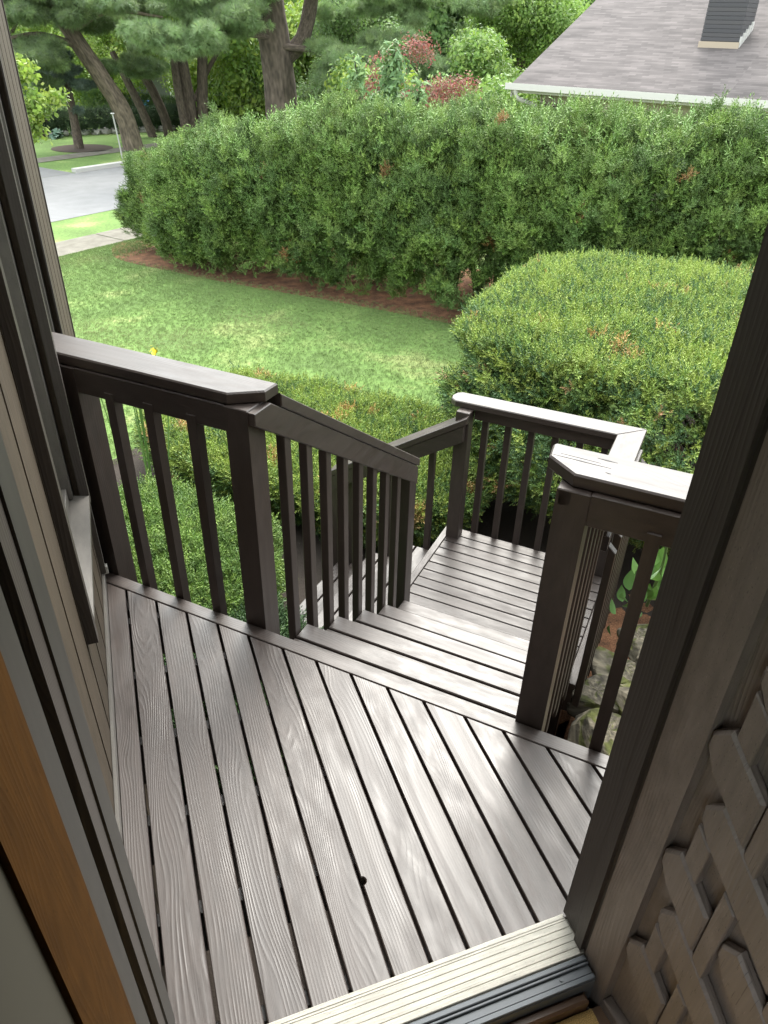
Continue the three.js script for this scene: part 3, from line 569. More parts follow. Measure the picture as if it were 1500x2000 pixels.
const yewCol = (yel, oran, dk) => (u, y, v, isTop, depth) => {
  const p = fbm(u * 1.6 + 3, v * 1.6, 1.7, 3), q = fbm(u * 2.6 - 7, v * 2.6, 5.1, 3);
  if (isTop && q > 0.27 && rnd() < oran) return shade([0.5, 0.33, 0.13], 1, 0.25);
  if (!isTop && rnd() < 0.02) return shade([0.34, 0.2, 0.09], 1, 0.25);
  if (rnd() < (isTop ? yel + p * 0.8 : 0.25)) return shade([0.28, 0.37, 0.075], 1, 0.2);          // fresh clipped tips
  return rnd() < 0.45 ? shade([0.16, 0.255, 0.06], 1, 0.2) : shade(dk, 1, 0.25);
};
const nearFront = (ca, sa) => sa < 0.35 || ca < -0.5;
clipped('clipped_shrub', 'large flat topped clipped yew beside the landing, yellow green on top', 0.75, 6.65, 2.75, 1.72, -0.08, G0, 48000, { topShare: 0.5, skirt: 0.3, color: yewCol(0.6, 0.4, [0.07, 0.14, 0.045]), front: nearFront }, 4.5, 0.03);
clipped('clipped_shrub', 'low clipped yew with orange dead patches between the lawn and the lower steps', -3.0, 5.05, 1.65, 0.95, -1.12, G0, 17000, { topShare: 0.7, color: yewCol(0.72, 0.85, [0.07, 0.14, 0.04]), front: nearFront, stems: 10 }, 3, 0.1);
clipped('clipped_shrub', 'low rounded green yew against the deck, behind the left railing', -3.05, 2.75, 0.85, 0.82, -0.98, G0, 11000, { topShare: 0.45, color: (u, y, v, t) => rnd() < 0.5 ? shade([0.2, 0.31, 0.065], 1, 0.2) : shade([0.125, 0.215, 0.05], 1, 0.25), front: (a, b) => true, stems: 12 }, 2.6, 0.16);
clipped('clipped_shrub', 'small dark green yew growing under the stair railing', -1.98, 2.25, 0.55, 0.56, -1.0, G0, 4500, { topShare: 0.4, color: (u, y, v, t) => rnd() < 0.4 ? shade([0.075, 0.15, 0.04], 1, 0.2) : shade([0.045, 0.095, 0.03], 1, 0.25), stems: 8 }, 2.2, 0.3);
// ---------------------------------------------------------------- rocks and plants to the right of the stairs
{
  const rockTex = dataTex(256, 256, (i, j) => { const X = i / 256 * 2 * PI, Y = j / 256 * 2 * PI, a = fbm(Math.sin(X) * 2, Math.cos(X) * 2 + Math.sin(Y) * 2, Math.cos(Y) * 2, 5), m = fbm(Math.sin(X) * 1.3 + 5, Math.cos(X) * 1.3 + Math.sin(Y) * 1.3, Math.cos(Y) * 1.3 + 9, 3); const moss = sstep(0.05, 0.25, m); const v = 128 + a * 120; return [v * (1 - 0.25 * moss), v * (0.96 - 0.16 * moss), v * (0.86 - 0.42 * moss)]; }, true);
  const rockMat = [0, 1, 2].map(i => mat([[0.5, 0.48, 0.44], [0.4, 0.385, 0.36], [0.58, 0.55, 0.5]][i], { map: rockTex, roughness: 0.95, bumpMap: rockTex, bumpScale: 0.012 }));
  const mound = new THREE.PlaneGeometry(3.6, 3.4, 40, 40); mound.rotateX(-PI / 2);
  const mp = mound.attributes.position;
  const hm = (u, v) => G0 + 0.005 + 0.78 * sstep(-0.15, 0.5, u) * sstep(4.6, 3.6, v) * sstep(1.5, 2.0, v) + 0.05 * fbm(u * 3, v * 3, 2, 2) * sstep(-0.2, 0.2, u);
  for (let i = 0; i < mp.count; i++) { const u = 1.5 + mp.getX(i), v = 3.0 - mp.getZ(i), [x, z] = uv2(u, v); mp.setXYZ(i, x, hm(u, v), z); }
  mound.computeVertexNormals(); const mu = mound.attributes.uv; for (let i = 0; i < mu.count; i++) mu.setXY(i, mu.getX(i) * 3, mu.getY(i) * 3);
  struct('mulch_mound', mound, mulchMat, 'mulch covered bank beside the stairs');
  const rock = sd => {                                                 // a sphere cut by random planes: angular, broken faces
    let g = new THREE.IcosahedronGeometry(1, 9); const p = g.attributes.position, pl = [], keep = seed; seed = Math.round(sd * 1000) + 77;
    for (let k = 0; k < 13; k++) { const a = rr(0, 6.283), c = rr(-1, 1), q = Math.sqrt(1 - c * c); pl.push([Math.cos(a) * q, c, Math.sin(a) * q, rr(0.55, 0.95)]); }
    pl.push([0.08, 1, 0.05, 0.5], [0, -1, 0, 0.5]); seed = keep;
    for (let i = 0; i < p.count; i++) {
      const x = p.getX(i), y = p.getY(i), z = p.getZ(i); let r = 1.25; for (const [a, b, c, d] of pl) { const t = a * x + b * y + c * z; if (t > 0.05) r = Math.min(r, d / t); }
      r *= 1 + 0.05 * fbm(x * 4 + sd, y * 9, z * 4, 3); p.setXYZ(i, x * r, y * r, z * r);
    }
    g.computeVertexNormals(); return g;
  };
  const variants = [0, 1, 2, 3].map(i => rock(i * 1.7 + 0.3));
  const spots = [[-0.02, 2.02, 0.16], [0.1, 2.3, 0.2], [-0.05, 2.5, 0.13], [0.28, 2.1, 0.2], [0.22, 2.62, 0.17], [0.02, 2.78, 0.18], [0.4, 2.45, 0.2], [-0.08, 3.05, 0.15], [0.2, 3.05, 0.2], [0.02, 3.3, 0.14], [0.4, 2.85, 0.16], [0.26, 3.4, 0.17], [0.06, 3.62, 0.13], [0.5, 3.2, 0.2], [-0.12, 2.25, 0.12], [0.12, 1.9, 0.12]];
  const words = ['flat grey stone', 'mossy grey stone', 'rough pale stone', 'angular grey stone'];
  spots.forEach(([u, v, s], i) => {
    const [x, z] = uv2(u, v), m = new THREE.Mesh(variants[i % 4], rockMat[i % 3]); m.name = numbered('boulder'); m.position.set(x, Math.max(hm(u, v), -1.2) + 0.02 + s * 0.18, z); m.rotation.set(rr(-0.25, 0.25), rr(0, 6), rr(-0.25, 0.25)); m.scale.set(s * 1.25, s * 0.95, s * 1.1); m.castShadow = m.receiveShadow = true; scene.add(m);
    tag(m, 'mossy grey stone in the rock bank seen through the short railing beside the door', 'stone', 'stones in the bank beside the stairs');
  });
  // broad-leaved plant
  const leafG = (() => { const g = new THREE.PlaneGeometry(1, 1, 4, 8), p = g.attributes.position; for (let i = 0; i < p.count; i++) { const y = p.getY(i) + 0.5, w = Math.sin(Math.pow(y, 0.8) * PI) * 0.3, x = p.getX(i) * 2 * w; p.setXYZ(i, x, y, 0.12 * Math.abs(x) - 0.35 * y * y); } g.computeVertexNormals(); return g; })();
  const plant = (name, label, u, v, y, n, L, c) => {
    const [x, z] = uv2(u, v), t = thing(name, label, 'plant', [x, y, z]);
    const lm = leafM(c, 0.25);
    for (let k = 0; k < n; k++) {
      const a = k * 2.4, l = L * rr(0.7, 1.1), hh = rr(0.05, 0.55);
      const m = part('leaf', leafG, lm, t); m.scale.setScalar(l); m.position.set(Math.cos(a) * 0.06, hh, Math.sin(a) * 0.06); m.rotation.set(rr(0.5, 1.0), -a + PI / 2, 0, 'YXZ');
    }
    part('stem', tube([[0, -0.03, 0], [0.02, 0.3, 0.01], [0, 0.6, 0]], [0.012, 0.01, 0.006], 5), mat([0.1, 0.14, 0.05]), t);
  };
  plant('leafy_plant', 'bright green broad leaved plant at the top of the rock bank', 0.04, 3.95, -1.1, 24, 0.16, [0.16, 0.32, 0.07]);
  plant('leafy_plant', 'low green plant growing at the foot of the rock bank behind the railing', -0.06, 3.62, -1.2, 12, 0.12, [0.1, 0.22, 0.05]);
  plant('leafy_plant', 'small green seedling between the mossy stones', 0.14, 2.42, -0.93, 6, 0.07, [0.14, 0.34, 0.07]);
}
// yellow flowers beside the house corner
{
  const t = thing('flowering_plant', 'small yellow flowers poking up behind the left railing cap', 'flower', [...(() => { return [-0.02, G0, -5.45]; })()]);
  const st2 = mat([0.1, 0.2, 0.04]), ye = mat([0.75, 0.55, 0.02], { roughness: 0.8, side: THREE.DoubleSide });
  for (let i = 0; i < 14; i++) {
    const x = rr(-0.25, 0.3), z = rr(-0.25, 0.25), hh = rr(1.2, 1.46);
    part('stem', tube([[x * 0.3, 0, z * 0.3], [x * 0.7, hh * 0.5, z * 0.7], [x, hh, z]], [0.006, 0.005, 0.004], 4), st2, t);
    const f = leafClump(9, 0.015, 0.05, 0.022); f.translate(x, hh, z); part('flower', f, ye, t);
  }
}
// ---------------------------------------------------------------- lawn grass in view
{
  const g = bladeGeo(Array.from({ length: 7 }, (_, i) => { const a = i * 0.9 + rr(0, 0.4), e = rr(0.9, 1.4); return [new V3(rr(-0.03, 0.03), 0, rr(-0.03, 0.03)), new V3(Math.cos(a) * Math.cos(e), Math.sin(e), Math.sin(a) * Math.cos(e)), new V3(-Math.sin(a), 0, Math.cos(a)), rr(0.035, 0.06), 0.006, 0]; }));
  const items = [];
  for (let i = 0; i < 170000; i++) {
    const n = -12 + Math.pow(rnd(), 1.35) * 9.5, tt = rr(-1, 15), [x, z] = st(6 + tt - 3, n); const u = S2 * (x + z), v = S2 * (x - z);
    if (v > 9.86 + rr(-0.2, 0.2) && u > -9.9 + rr(-0.2, 0.2)) continue; if (u > 1 || v < 4.4 || x < -1.6) continue; if (u > -4.8 && v < 6.3) continue; if (u > -2 && v < 8.6) continue;
    const d = 0.55 * sstep(0.05, 0.35, fbm(x * 0.55, z * 0.55, 1, 4) + 0.06 * N3(x * 4, z * 4)), e = rr(0.8, 1.2);
    items.push([new V3(x, G0 + 0.002, z), Y1, rr(0.45, 0.8), col((0.19 + 0.12 * d) * e, (0.27 + 0.04 * d) * e, (0.085 + 0.06 * d) * e)]);
  }
  const im = scatter('lawn_grass', g, white, items, scene); tag(im, 'short mown grass blades of the lawn in front of the hedge', 'grass', null, 'stuff');
}
// ---------------------------------------------------------------- trees
const tuft = [burst(46, 0.2, 0.0075), burst(40, 0.18, 0.007), burst(52, 0.16, 0.007)];
const clump = [leafClump(11, 0.24, 0.17, 0.1), leafClump(12, 0.28, 0.15, 0.09), leafClump(10, 0.22, 0.2, 0.11)];
const clumpBig = [leafClump(20, 0.42, 0.19, 0.11), leafClump(22, 0.45, 0.17, 0.1)];
function crown(parent, blobs, geos, material, n, cols, dirUp, sc = 1, hollow = 0.35) {
  const items = geos.map(() => []); let vol = blobs.reduce((s, b) => s + b[3] * b[4] * b[5], 0);
  for (const [x, y, z, rx, ry, rz] of blobs) {
    const m = Math.max(12, Math.round(n * rx * ry * rz / vol));
    for (let i = 0; i < m; i++) {
      const a = rr(0, 6.283), c = rr(-1, 1), s = Math.sqrt(1 - c * c), r = Math.pow(rr(hollow, 1), 0.6) * (1 + 0.3 * N3(x + Math.cos(a) * s * 2, y + c * 2, z + Math.sin(a) * s * 2));
      const d = new V3(Math.cos(a) * s, c, Math.sin(a) * s);
      const p = new V3(x + d.x * rx * r, y + d.y * ry * r, z + d.z * rz * r); if (p.y < G0 + 0.1) continue;
      const dir = new V3(d.x * 0.7 + rr(-0.5, 0.5), d.y * 0.4 + dirUp + rr(-0.3, 0.4), d.z * 0.7 + rr(-0.5, 0.5)).normalize();
      items[i % geos.length].push([p, dir, sc * rr(0.75, 1.3), shade(pick(cols), 1, 0.22)]);
    }
  }
  items.forEach((it, k) => it.length && scatter('crown', geos[k], material, it, parent));
}
function tree(name, label, base, o) {
  const t = thing(name, label, 'tree', base, 0, o.group);
  (o.trunks || []).forEach(([pts, rad], i) => part(i ? 'limb' : 'trunk', tube(pts, rad, 9), o.bark || bark[1], t));
  if (o.blobs) crown(t, o.blobs, o.geos, o.mat || white, o.n, o.cols, o.up ?? 0.3, o.sc || 1, o.hollow);
  return t;
}
const pineC = [[0.19, 0.28, 0.1], [0.15, 0.235, 0.085], [0.24, 0.34, 0.125]];
const limeC = [[0.3, 0.43, 0.05], [0.23, 0.36, 0.05], [0.35, 0.46, 0.08]];
const midC = [[0.23, 0.37, 0.07], [0.18, 0.31, 0.06], [0.28, 0.42, 0.085]];
const softC = [[0.2, 0.34, 0.09], [0.17, 0.3, 0.08], [0.25, 0.38, 0.1]];
const redC = [[0.34, 0.085, 0.075], [0.24, 0.1, 0.08], [0.36, 0.15, 0.11], [0.2, 0.13, 0.08]];
// boughs of pine: flat plumes along a limb
function plumes(list) { const out = []; for (const [x, y, z, L, n] of list) for (let i = 0; i < n * 1.6; i++) out.push([x + rr(-L, L), y + rr(-0.45, 0.45) * L * 0.6, z + rr(-L, L) * 0.6, rr(0.25, 0.65), rr(0.1, 0.22), rr(0.25, 0.6)]); return out; }
tree('pine_tree', 'leaning grey pine trunk across the street with feathery boughs', [1.24, G0, -27.5], {
  trunks: [[[[0, -0.1, 0], [-0.19, 1.05, 0], [-0.7, 2.1, 0], [-1.19, 2.95, 0], [-1.7, 3.95, 0], [-2.6, 6.2, 0.2]], [0.33, 0.28, 0.25, 0.23, 0.2, 0.15]], [[[-1.1, 2.8, 0], [-2.2, 3.1, 0.4], [-3.4, 2.9, 0.6]], [0.1, 0.07, 0.03]], [[[-1.3, 3.2, 0], [-0.2, 3.7, 0.6], [1.3, 3.6, 1]], [0.1, 0.07, 0.03]]],
  bark: bark[2], geos: tuft, mat: whiteP, n: 15000, cols: pineC, up: 0.35,
  blobs: plumes([[-2.6, 2.6, 0.8, 1.0, 7], [-2.1, 3.7, 0.8, 1.1, 9], [-0.4, 3.5, -1.0, 1.2, 8], [-3.2, 4.2, 0.4, 1.4, 9], [-1.2, 4.4, 0.6, 1.5, 10], [0.8, 4.2, 1, 1.4, 9], [-2.4, 1.9, 0.4, 0.6, 4], [0.3, 2.2, -1.2, 0.7, 4], [1.1, 3.0, 1.2, 0.8, 5]]) });
tree('pine_tree', 'tall straight pine with a thick dark trunk rising behind the hedge', [5.22, G0, -23.4], {
  trunks: [[[[0, -0.1, 0], [0, 1.7, 0], [-0.08, 2.9, 0], [-0.24, 4.05, 0], [-0.5, 6, 0], [-0.7, 9, 0]], [0.5, 0.46, 0.44, 0.43, 0.38, 0.3]], [[[0.1, 2.7, 0], [0.6, 3.1, 0.1], [0.9, 3.9, 0.1], [1.1, 5.5, 0.1]], [0.24, 0.2, 0.19, 0.16]], [[[0, 3, 0.3], [1.5, 2.9, 0.8], [3.4, 2.6, 1.2]], [0.09, 0.06, 0.03]], [[[-0.1, 3.2, 0.2], [-1.5, 3.3, 0.8], [-3, 3.1, 1.3]], [0.09, 0.06, 0.03]]],
  bark: bark[1], geos: tuft, mat: whiteP, n: 17000, cols: [[0.23, 0.34, 0.125], [0.19, 0.29, 0.105], [0.28, 0.4, 0.16]], up: 0.35,
  blobs: plumes([[2.2, 3.1, 1.0, 1.1, 8], [3.6, 2.5, 1.2, 1.1, 8], [1.6, 2.5, 1.0, 0.7, 5], [4.6, 1.9, 1.2, 0.8, 6], [2.6, 4.1, 0.6, 1.5, 9], [-1.6, 3.6, 1.0, 1.0, 7], [-2.8, 3.1, 1.3, 0.9, 7], [-2.0, 4.4, 0.5, 1.6, 9], [0.2, 4.6, 1.2, 0.9, 5], [4.6, 4.4, 0.4, 1.5, 8]]) });
tree('tree', 'slender dark tree leaning left behind the left end of the hedge', [2.62, G0, -30.9], { trunks: [[[[0.05, -0.1, 0], [0, 0.5, 0], [-0.35, 1.5, 0], [-0.7, 2.2, 0], [-1.2, 4, 0], [-1.6, 6, 0]], [0.18, 0.16, 0.15, 0.13, 0.1, 0.08]], [[[-0.5, -0.1, 0.3], [-0.85, 1.0, 0.3], [-1.1, 1.6, 0.3], [-1.5, 2.6, 0.3]], [0.17, 0.15, 0.13, 0.1]]], geos: clump, mat: whiteT, n: 900, cols: limeC, blobs: [[-1, 4.2, 0, 1.4, 0.9, 1.2], [-0.3, 3.4, -0.5, 1.2, 0.7, 1.0], [0.4, 4.6, 0, 1.5, 1, 1.2], [1.6, 1.6, -1.5, 1.0, 1.0, 0.8]] });
tree('tree', 'dark multi stemmed tree standing behind the left part of the hedge', [3.4, G0, -29.8], { trunks: [[[[0, -0.1, 0], [0, 0.8, 0], [-0.1, 2.2, 0], [-0.2, 3.2, 0], [-0.5, 6, 0]], [0.25, 0.23, 0.21, 0.18, 0.14]], [[[0.35, 0, 0.1], [0.45, 1.2, 0.1], [0.65, 3.1, 0.1], [0.9, 6, 0.1]], [0.2, 0.18, 0.16, 0.12]], [[[-0.2, 0, 0.2], [-0.35, 1.5, 0.2], [-0.4, 3.2, 0.2]], [0.16, 0.14, 0.12]], [[[0.2, 1.2, 0], [0.8, 2.2, 0], [1.6, 3.2, 0]], [0.1, 0.08, 0.05]]], geos: clump, mat: whiteT, n: 1500, cols: [...limeC, ...midC], blobs: [[0, 4.2, 0.3, 2.2, 0.9, 1.6], [1.8, 3.4, 0, 1.3, 0.8, 1.1], [2.0, 1.9, -1, 1.2, 1.1, 0.9], [-1.2, 3.4, -0.6, 1.1, 0.8, 1], [3.2, 2.2, -0.6, 1.1, 1.0, 0.9]] });
tree('spruce_tree', 'small young spruce with drooping grey green boughs across the street', [-0.44, G0, -28], { trunks: [[[[0, -0.05, 0], [0, 1.2, 0], [-0.02, 2.6, 0]], [0.16, 0.12, 0.05]]], geos: tuft, n: 1500, cols: [[0.13, 0.18, 0.14], [0.1, 0.15, 0.11]], up: -0.1, sc: 0.75, blobs: [[-0.5, 1.6, 0, 0.5, 0.12, 0.5], [0.45, 1.8, 0.1, 0.4, 0.1, 0.4], [-0.3, 1.95, 0, 0.5, 0.12, 0.4], [0.1, 2.2, 0, 0.4, 0.12, 0.4], [-0.75, 1.35, 0.1, 0.35, 0.08, 0.3], [0, 2.55, 0, 0.3, 0.15, 0.3], [0.2, 1.1, 0.1, 0.18, 0.08, 0.2]] });
tree('maple_tree', 'bright lime green maple branches hanging at the left edge of the view', [-4.4, G0, -22], { trunks: [[[[0, -0.1, 0], [0.1, 2, 0], [0.3, 5, 0]], [0.3, 0.25, 0.2]], [[[0.1, 2.6, 0], [1.4, 2.9, 0.1], [2.9, 2.6, 0]], [0.09, 0.06, 0.03]]], geos: [leafClump(12, 0.16, 0.12, 0.09)], mat: whiteT, n: 420, cols: limeC, hollow: 0, blobs: [[3.05, 2.45, 0, 0.42, 0.3, 0.4], [3.2, 1.75, 0, 0.5, 0.32, 0.4], [3.0, 1.25, 0, 0.42, 0.35, 0.4], [3.75, 1.95, 0, 0.3, 0.2, 0.3], [2.4, 2.6, 0, 0.6, 0.5, 0.5], [2.3, 1.7, 0, 0.5, 0.6, 0.5]] });
// red-leaved tree, young green sapling in front of it
tree('red_maple', 'small Japanese style maple with dull red leaves behind the hedge', [6.1, G0, -15.4], { trunks: [[[[0, -0.05, 0], [0.05, 1.3, 0], [0.3, 2.6, 0]], [0.1, 0.08, 0.04]], [[[0.05, 1.2, 0], [-0.5, 2, 0.1], [-0.9, 2.7, 0.1]], [0.06, 0.04, 0.02]]], geos: [leafClump(9, 0.16, 0.06, 0.025)], mat: leafM([1, 1, 1], 0.3), n: 620, cols: redC, hollow: 0.1, blobs: [[0.05, 3.18, 0, 0.38, 0.16, 0.3], [-0.45, 3.0, 0, 0.25, 0.1, 0.25], [0.5, 2.5, 0.3, 0.42, 0.2, 0.3], [0.95, 2.55, 0.2, 0.32, 0.14, 0.3], [-0.95, 2.45, 0, 0.35, 0.22, 0.3], [0.0, 2.35, 0.3, 0.5, 0.2, 0.3], [-0.8, 2.85, 0.2, 0.15, 0.25, 0.2], [0.7, 2.2, 0.6, 0.4, 0.15, 0.3]] });
tree('sapling', 'pale green leafy sapling standing above the middle of the hedge', [5.05, G0, -14.0], { trunks: [[[[0, -0.05, 0], [0, 1.5, 0], [0.12, 3.3, 0]], [0.05, 0.04, 0.012]], [[[0, 1.2, 0], [-0.45, 2.2, 0], [-0.62, 3.1, 0]], [0.03, 0.025, 0.01]], [[[0, 1.2, 0], [0.5, 2.1, 0], [0.62, 2.7, 0]], [0.03, 0.025, 0.01]]], geos: [leafClump(7, 0.08, 0.15, 0.05)], mat: leafM([1, 1, 1], 0.3), n: 260, cols: [[0.2, 0.32, 0.12], [0.16, 0.27, 0.1]], hollow: 0, blobs: [[0.1, 2.9, 0, 0.22, 0.5, 0.22], [-0.58, 2.8, 0, 0.16, 0.4, 0.16], [0.6, 2.5, 0, 0.16, 0.3, 0.16], [0, 2.3, 0, 0.4, 0.25, 0.3], [-0.3, 2.3, 0, 0.3, 0.25, 0.2]] });
// background trees
const far = [
  // x, z, crown height centre, rx, ry, colours, label
  [-7.5, -40, 3.2, 4.2, 4.2, midC, 'shaded green tree far left, partly behind the house corner'],
  [-1.5, -46, 3.6, 4.6, 4.6, [...midC, ...limeC], 'green tree far behind the leaning pine'],
  [6, -47, 3.4, 4.6, 4.8, limeC, 'sunlit yellow green tree behind the multi stemmed tree'],
  [11.5, -38, 3.2, 3.9, 4.4, [...limeC, ...midC], 'yellow green tree right of the thick pine trunk'],
  [14.2, -31, 3.0, 3.4, 4.0, softC, 'soft green tree behind the red maple'],
  [16.6, -35, 3.6, 3.8, 4.6, limeC, 'fresh green tree left of the neighbouring roof'],
  [13.3, -24.5, 1.2, 2.3, 2.7, midC, 'bushy green tree rising beside the corner of the neighbouring house'],
  [22, -38, 4.4, 4.6, 5.0, softC, 'rounded blue green tree above the roof edge'],
  [29, -42, 4.8, 5.4, 5.4, [...midC, ...softC], 'large pale green tree above the neighbouring roof'],
  [10.6, -21.5, 0.3, 1.7, 1.7, midC, 'low bushy green tree behind the middle of the hedge'],
  [9.0, -28, 1.0, 2.4, 2.2, [...softC, ...pineC], 'dense mid green tree behind the pale sapling'],
  [8.2, -17.6, -0.1, 1.5, 1.6, midC, 'round green bush behind the hedge, left of the neighbouring eave'],
  [6.9, -20.2, -0.1, 1.6, 1.6, [...midC, ...limeC], 'round green bush behind the hedge, right of the thick pine'],
  [6.6, -17.4, -0.35, 1.5, 1.5, softC, 'soft green bush behind the hedge below the red maple'],
  [9.2, -15.8, -0.6, 1.1, 1.2, midC, 'small green bush beside the neighbouring downspout'],
  [1.2, -36, 1.6, 3.0, 2.9, limeC, 'sunlit lime green tree between the leaning pine and the slender tree'],
  [4.9, -35, 1.3, 2.8, 2.7, limeC, 'sunlit lime green tree behind the multi stemmed trunks'],
  [-3.2, -37, 2.0, 3.0, 3.0, [...limeC, ...midC], 'lime green tree behind the young spruce'],
  [7.6, -33, 0.6, 3.2, 2.6, limeC, 'low sunlit yellow green tree between the pines'],
  [-2, -60, 4, 8, 6, midC, 'distant tree mass behind the street trees at left'],
  [14, -58, 4.5, 9, 7, softC, 'distant green trees in the centre background'],
  [34, -58, 5, 10, 8, softC, 'distant green trees behind the neighbouring house'],
];
far.forEach(([x, z, y, rx, ry, c, label], i) => {
  const b = [], hgt = y - G0; for (let k = 0; k < 15; k++) { const a = k * 2.4, q = Math.sqrt((k + 0.5) / 15), e = rr(-0.85, 0.85); b.push([Math.cos(a) * q * rx * 0.72, hgt + e * ry * 0.75, Math.sin(a) * q * rx * 0.72, rx * rr(0.26, 0.42), ry * rr(0.2, 0.34), rx * rr(0.26, 0.42)]); }
  tree('tree', label, [x, G0, z], { trunks: [[[[0, -0.1, 0], [0.1, hgt * 0.5, 0], [0, hgt * 1.1, 0]], [0.25, 0.2, 0.12]], [[[0, hgt * 0.5, 0], [rx * 0.4, hgt * 0.9, 0.2]], [0.12, 0.05]]], geos: clumpBig, mat: whiteT, n: rx > 7 ? 4000 : rx > 3 ? 3400 : 2200, cols: c, blobs: b, sc: rx > 7 ? 1.7 : rx > 3 ? 1.05 : 0.6, hollow: 0.2, group: 'background trees' });
});
// ---------------------------------------------------------------- across the street: dark hedge, stones, hostas, pole, porch
{
  const h = thing('hedge', 'low dark clipped hedge across the street behind the leaning trunk', 'hedge', [0.5, G0, -32]);
  const it = []; for (let i = 0; i < 2600; i++) { const x = rr(-2.6, 4.5), z = rr(-0.5, 0.5), y = rr(0.05, 0.75); it.push([new V3(x, y + (y > 0.6 ? 0.05 * N3(x * 2, z) : 0), z - 0.0 - x * 0.28), new V3(rr(-0.5, 0.5), rr(0.2, 1), rr(-0.3, 0.7)).normalize(), rr(0.8, 1.4), shade([0.035, 0.07, 0.025], 1, 0.25)]); }
  scatter('foliage', sprigFar[1], white, it, h);
  const h2 = thing('hedge', 'taller bright edged hedge behind the low dark hedge across the street', 'hedge', [1.5, G0, -34.5]);
  const it2 = []; for (let i = 0; i < 1800; i++) { const x = rr(-1.6, 2.8), y = Math.pow(rnd(), 0.6) * (1.05 - 0.1 * x); it2.push([new V3(x, y, rr(-0.5, 0.5)), new V3(rr(-0.5, 0.5), rr(0.2, 1), rr(-0.3, 0.7)).normalize(), rr(0.8, 1.4), shade(pick([[0.07, 0.14, 0.03], [0.1, 0.17, 0.03]]), 1, 0.25)]); }
  scatter('foliage', sprigFar[0], white, it2, h2);
  const pale = mat([0.45, 0.43, 0.4]); const sg = new THREE.IcosahedronGeometry(0.14, 1); { const p = sg.attributes.position; for (let i = 0; i < p.count; i++) { const k = 1 + 0.3 * N3(p.getX(i) * 9, p.getY(i) * 9, p.getZ(i) * 9); p.setXYZ(i, p.getX(i) * k * 1.4, p.getY(i) * k * 0.8, p.getZ(i) * k); } sg.computeVertexNormals(); }
  for (let i = 0; i < 17; i++) { const m = new THREE.Mesh(sg, pale); m.name = numbered('edging_stone'); m.position.set(-1.2 + i * 0.34, G0 + 0.08, -31.2 - i * 0.1); m.rotation.y = i * 1.3; m.scale.setScalar(rr(0.8, 1.2)); m.castShadow = m.receiveShadow = true; scene.add(m); tag(m, 'pale edging stone at the foot of the low dark hedge across the street', 'stone', 'edging stones across the street'); }
  const hl = leafClump(26, 0.2, 0.34, 0.2);
  for (const [x, z, l] of [[-1.95, -30.9, 'blue green hosta clump nearest the house corner across the street'], [-1.1, -30.7, 'blue green hosta clump left of the young spruce']]) { const t = thing('hosta', l, 'plant', [x, G0 + 0.18, z]); part('leaves', hl, leafM([0.1, 0.19, 0.13], 0.2), t); }
  tree('tree', 'short shaded trunk behind the hostas across the street', [-1.55, G0, -31.4], { trunks: [[[[0, -0.05, 0], [0, 1.2, 0], [-0.05, 3, 0]], [0.24, 0.2, 0.15]]], bark: bark[0], geos: tuft, n: 900, cols: [[0.1, 0.15, 0.11], [0.08, 0.12, 0.08]], up: 0, blobs: [[-0.2, 1.9, 0.2, 0.9, 0.3, 0.7], [0.4, 2.3, 0, 0.8, 0.3, 0.7]] });
  const ring = new THREE.CircleGeometry(0.95, 40); ring.rotateX(-PI / 2); ring.translate(-0.35, G0 + 0.012, -28.0); struct('tree_bed', ring, mat([0.07, 0.05, 0.04], { roughness: 1 }), 'round dark mulch bed around the young spruce');
  const pole = thing('sign_post', 'thin pale metal post leaning at the street edge in front of the leaning trunk', 'post', [0.73, G0, -24.0]); part('pole', tube([[0, -0.1, 0], [-0.04, 0.7, 0], [-0.09, 1.35, 0]], [0.02, 0.02, 0.02], 8), mat([0.5, 0.5, 0.48], { metalness: 0.4, roughness: 0.4 }), pole); const pc = new THREE.CylinderGeometry(0.05, 0.05, 0.02, 12); pc.translate(-0.09, 1.36, 0); part('cap', pc, mat([0.6, 0.6, 0.58]), pole);
  const fh = thing('house', 'pale house with a white porch post far across the street', 'house', [3.2, G0, -42]);
  const wv = mat([0.2, 0.21, 0.2]); part('wall', bx(-2, 4, 0, 2.6, 0, 4, 0, 0.01), wv, fh); part('roof', prismX([[-1.6, 2.5], [-1.6, 2.65], [2, 4.4], [5.6, 2.65], [5.6, 2.5]], -2.4, 4.4, 0, 0.01), mat([0.12, 0.11, 0.1]), fh);
  for (const x of [-1.9, 0.6, 3.2]) part('porch_post', bx(x, x + 0.16, 0, 2.5, -1.5, -1.34, 1, 0.01), mat([0.75, 0.75, 0.73]), fh);
  part('door', bx(1.2, 2.1, 0, 2.05, -0.03, -0.005, 1, 0.01), mat([0.2, 0.22, 0.25]), fh);
  const bt = thing('bin', 'small blue tub standing by the far porch', 'tub', [2.35, G0, -38.6]); part('body', new THREE.CylinderGeometry(0.28, 0.22, 0.5, 16).translate(0, 0.25, 0), mat([0.05, 0.2, 0.6]), bt); part('rim', new THREE.TorusGeometry(0.28, 0.03, 8, 20).rotateX(PI / 2).translate(0, 0.5, 0), mat([0.06, 0.22, 0.65]), bt);
}
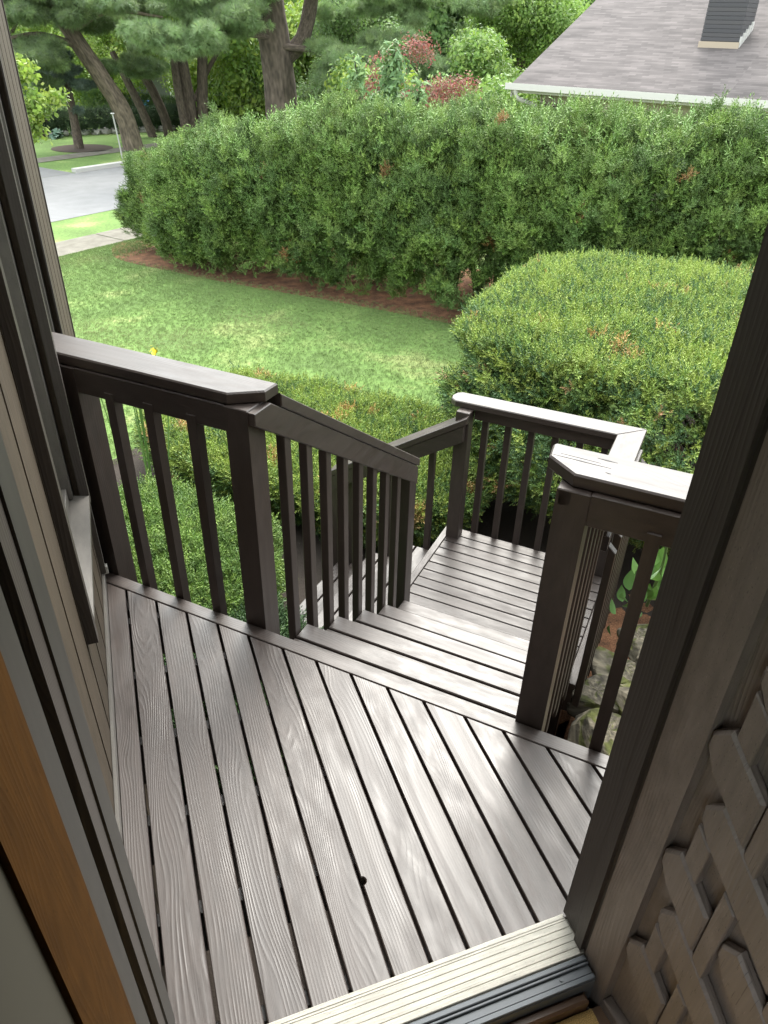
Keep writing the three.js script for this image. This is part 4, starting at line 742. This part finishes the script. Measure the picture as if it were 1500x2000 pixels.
// ---------------------------------------------------------------- neighbouring house
{
  const ang = UVT - 11 * PI / 180, [cx, cz] = uv2(-5.26, 17.42);
  const nh = thing('house', 'neighbouring house with a broad grey shingle roof behind the hedge', 'house', [cx, G0, cz], ang);
  const EH = 2.5, SLP = 0.42, L = 15, RUN = 6.2;
  const roofTex = dataTex(1024, 1024, (i, j) => { const row = Math.floor(j / 32), off = (row * 37) % 64, colI = Math.floor((i + off) / 64), hsh = Math.abs(Math.sin(row * 12.98 + colI * 78.2) * 43758.5) % 1, f = N3(i * 0.5, j * 0.5, 2), e = (j % 32) < 3 ? -26 : 0, bl = fbm(i * 0.006, j * 0.006, 3, 3) * 40; const v = 138 + (hsh - 0.5) * 24 + f * 16 + e + bl; return [v * 1.02, v * 0.98, v * 0.97]; }, true);
  const roofM = mat([0.42, 0.4, 0.4], { map: roofTex, roughness: 0.95 });
  const g = prismX([[-0.02, EH + 0.1], [RUN, EH + 0.1 + SLP * RUN], [RUN, EH + 0.02 + SLP * RUN], [-0.02, EH + 0.02]], 0, L, 0, 0.005);
  { const p = g.attributes.position, uvs = g.attributes.uv; for (let i = 0; i < p.count; i++) uvs.setXY(i, p.getX(i) / 4.4, -p.getZ(i) / 1.9); }
  const roof = part('roof', g, roofM, nh);
  part('roof', (() => { const q = prismX([[RUN + 0.005, EH + 0.1 + SLP * RUN], [2 * RUN, EH + 0.1], [2 * RUN, EH + 0.02], [RUN + 0.005, EH + 0.02 + SLP * RUN]], 0, L, 0, 0.005); return q; })(), roofM, nh);
  const wht = mat([0.6, 0.58, 0.55], { roughness: 0.6 });
  part('gutter', prismX([[-0.14, EH - 0.02], [-0.14, EH + 0.1], [-0.125, EH + 0.1], [-0.125, EH], [-0.035, EH], [-0.035, EH + 0.06], [-0.023, EH + 0.06], [-0.023, EH - 0.02]], -0.1, L, 0, 0), wht, nh);
  part('fascia', bx(-0.02, L, EH - 0.08, EH + 0.018, 0.0, 0.03, 0, 0.003), wht, nh);
  part('rake_board', prismX([[0.0, EH + 0.018], [RUN, EH + 0.018 + SLP * RUN], [RUN, EH - 0.16 + SLP * RUN], [0.0, EH - 0.16]], -0.03, -0.001, 2, 0.003), wht, nh);
  const sid = mat([0.5, 0.44, 0.34], { roughness: 0.8 });
  for (let y = 0; y < 2.3; y += 0.16) part('clapboard', bx(0.45, L - 0.4, y, y + 0.155, 0.5 - 0.008, 0.52, 0, 0.003), sid, nh);
  part('wall', bx(0.46, L - 0.41, -0.1, EH - 0.12, 0.5205, 2 * RUN - 0.5, 0, 0), sid, nh);
  part('gable_wall', prismX([[0.52, EH - 0.12], [2 * RUN - 0.5, EH - 0.12], [RUN, EH + SLP * RUN - 0.1]], 0.47, 0.6, 2, 0), sid, nh);
  const dsp = tube([[0.12, EH - 0.02, 0.09], [0.14, EH - 0.15, 0.06], [0.4, EH - 0.36, -0.4], [0.42, EH - 0.6, -0.44], [0.42, 0.1, -0.44]], [0.045, 0.045, 0.045, 0.045, 0.045], 8); part('downspout', dsp, wht, nh);
  // chimney with stepped flashing
  const ch = sub('chimney', nh), cu = 3.2, cw = 0.72, cv0 = 1.75, cd = 0.75, yb = EH + SLP * cv0;
  const dk = [mat([0.075, 0.072, 0.078], { roughness: 0.85 }), mat([0.08, 0.076, 0.08], { roughness: 0.85 }), mat([0.07, 0.068, 0.074], { roughness: 0.85 })];
  part('core', bx(cu + 0.01, cu + cw - 0.01, yb - 0.3, yb + 3.4, cv0 + 0.01, cv0 + cd - 0.01, 1, 0), dk[2], ch);
  for (let k = 0; k < 44; k++) { part('shingle_course', bx(cu - 0.012, cu + cw + 0.012, yb + 0.2 + k * 0.07, yb + 0.268 + k * 0.07, cv0 - 0.012, cv0 + cd + 0.012, 0, 0.006), dk[k % 3], ch); }
  part('flashing', bx(cu - 0.03, cu + cw + 0.03, yb + 0.06, yb + 0.195, cv0 - 0.04, cv0 - 0.0125, 0, 0.002), mat([0.42, 0.34, 0.26], { roughness: 0.6 }), ch);
  for (let k = 0; k < 5; k++) part('flashing', bx(cu + cw + 0.0125, cu + cw + 0.04, yb + 0.06 + k * 0.063, yb + 0.29 + k * 0.063, cv0 + k * 0.15, cv0 + k * 0.15 + 0.12, 0, 0.002), mat([0.55, 0.54, 0.52], { roughness: 0.5 }), ch);
  const dm2 = sub('dormer', nh); part('wall', bx(5.55, 8, EH + SLP * 2.6, EH + SLP * 2.6 + 2, 2.9, 5.5, 0, 0), wht, dm2);
}
renderer.render(scene, camera);
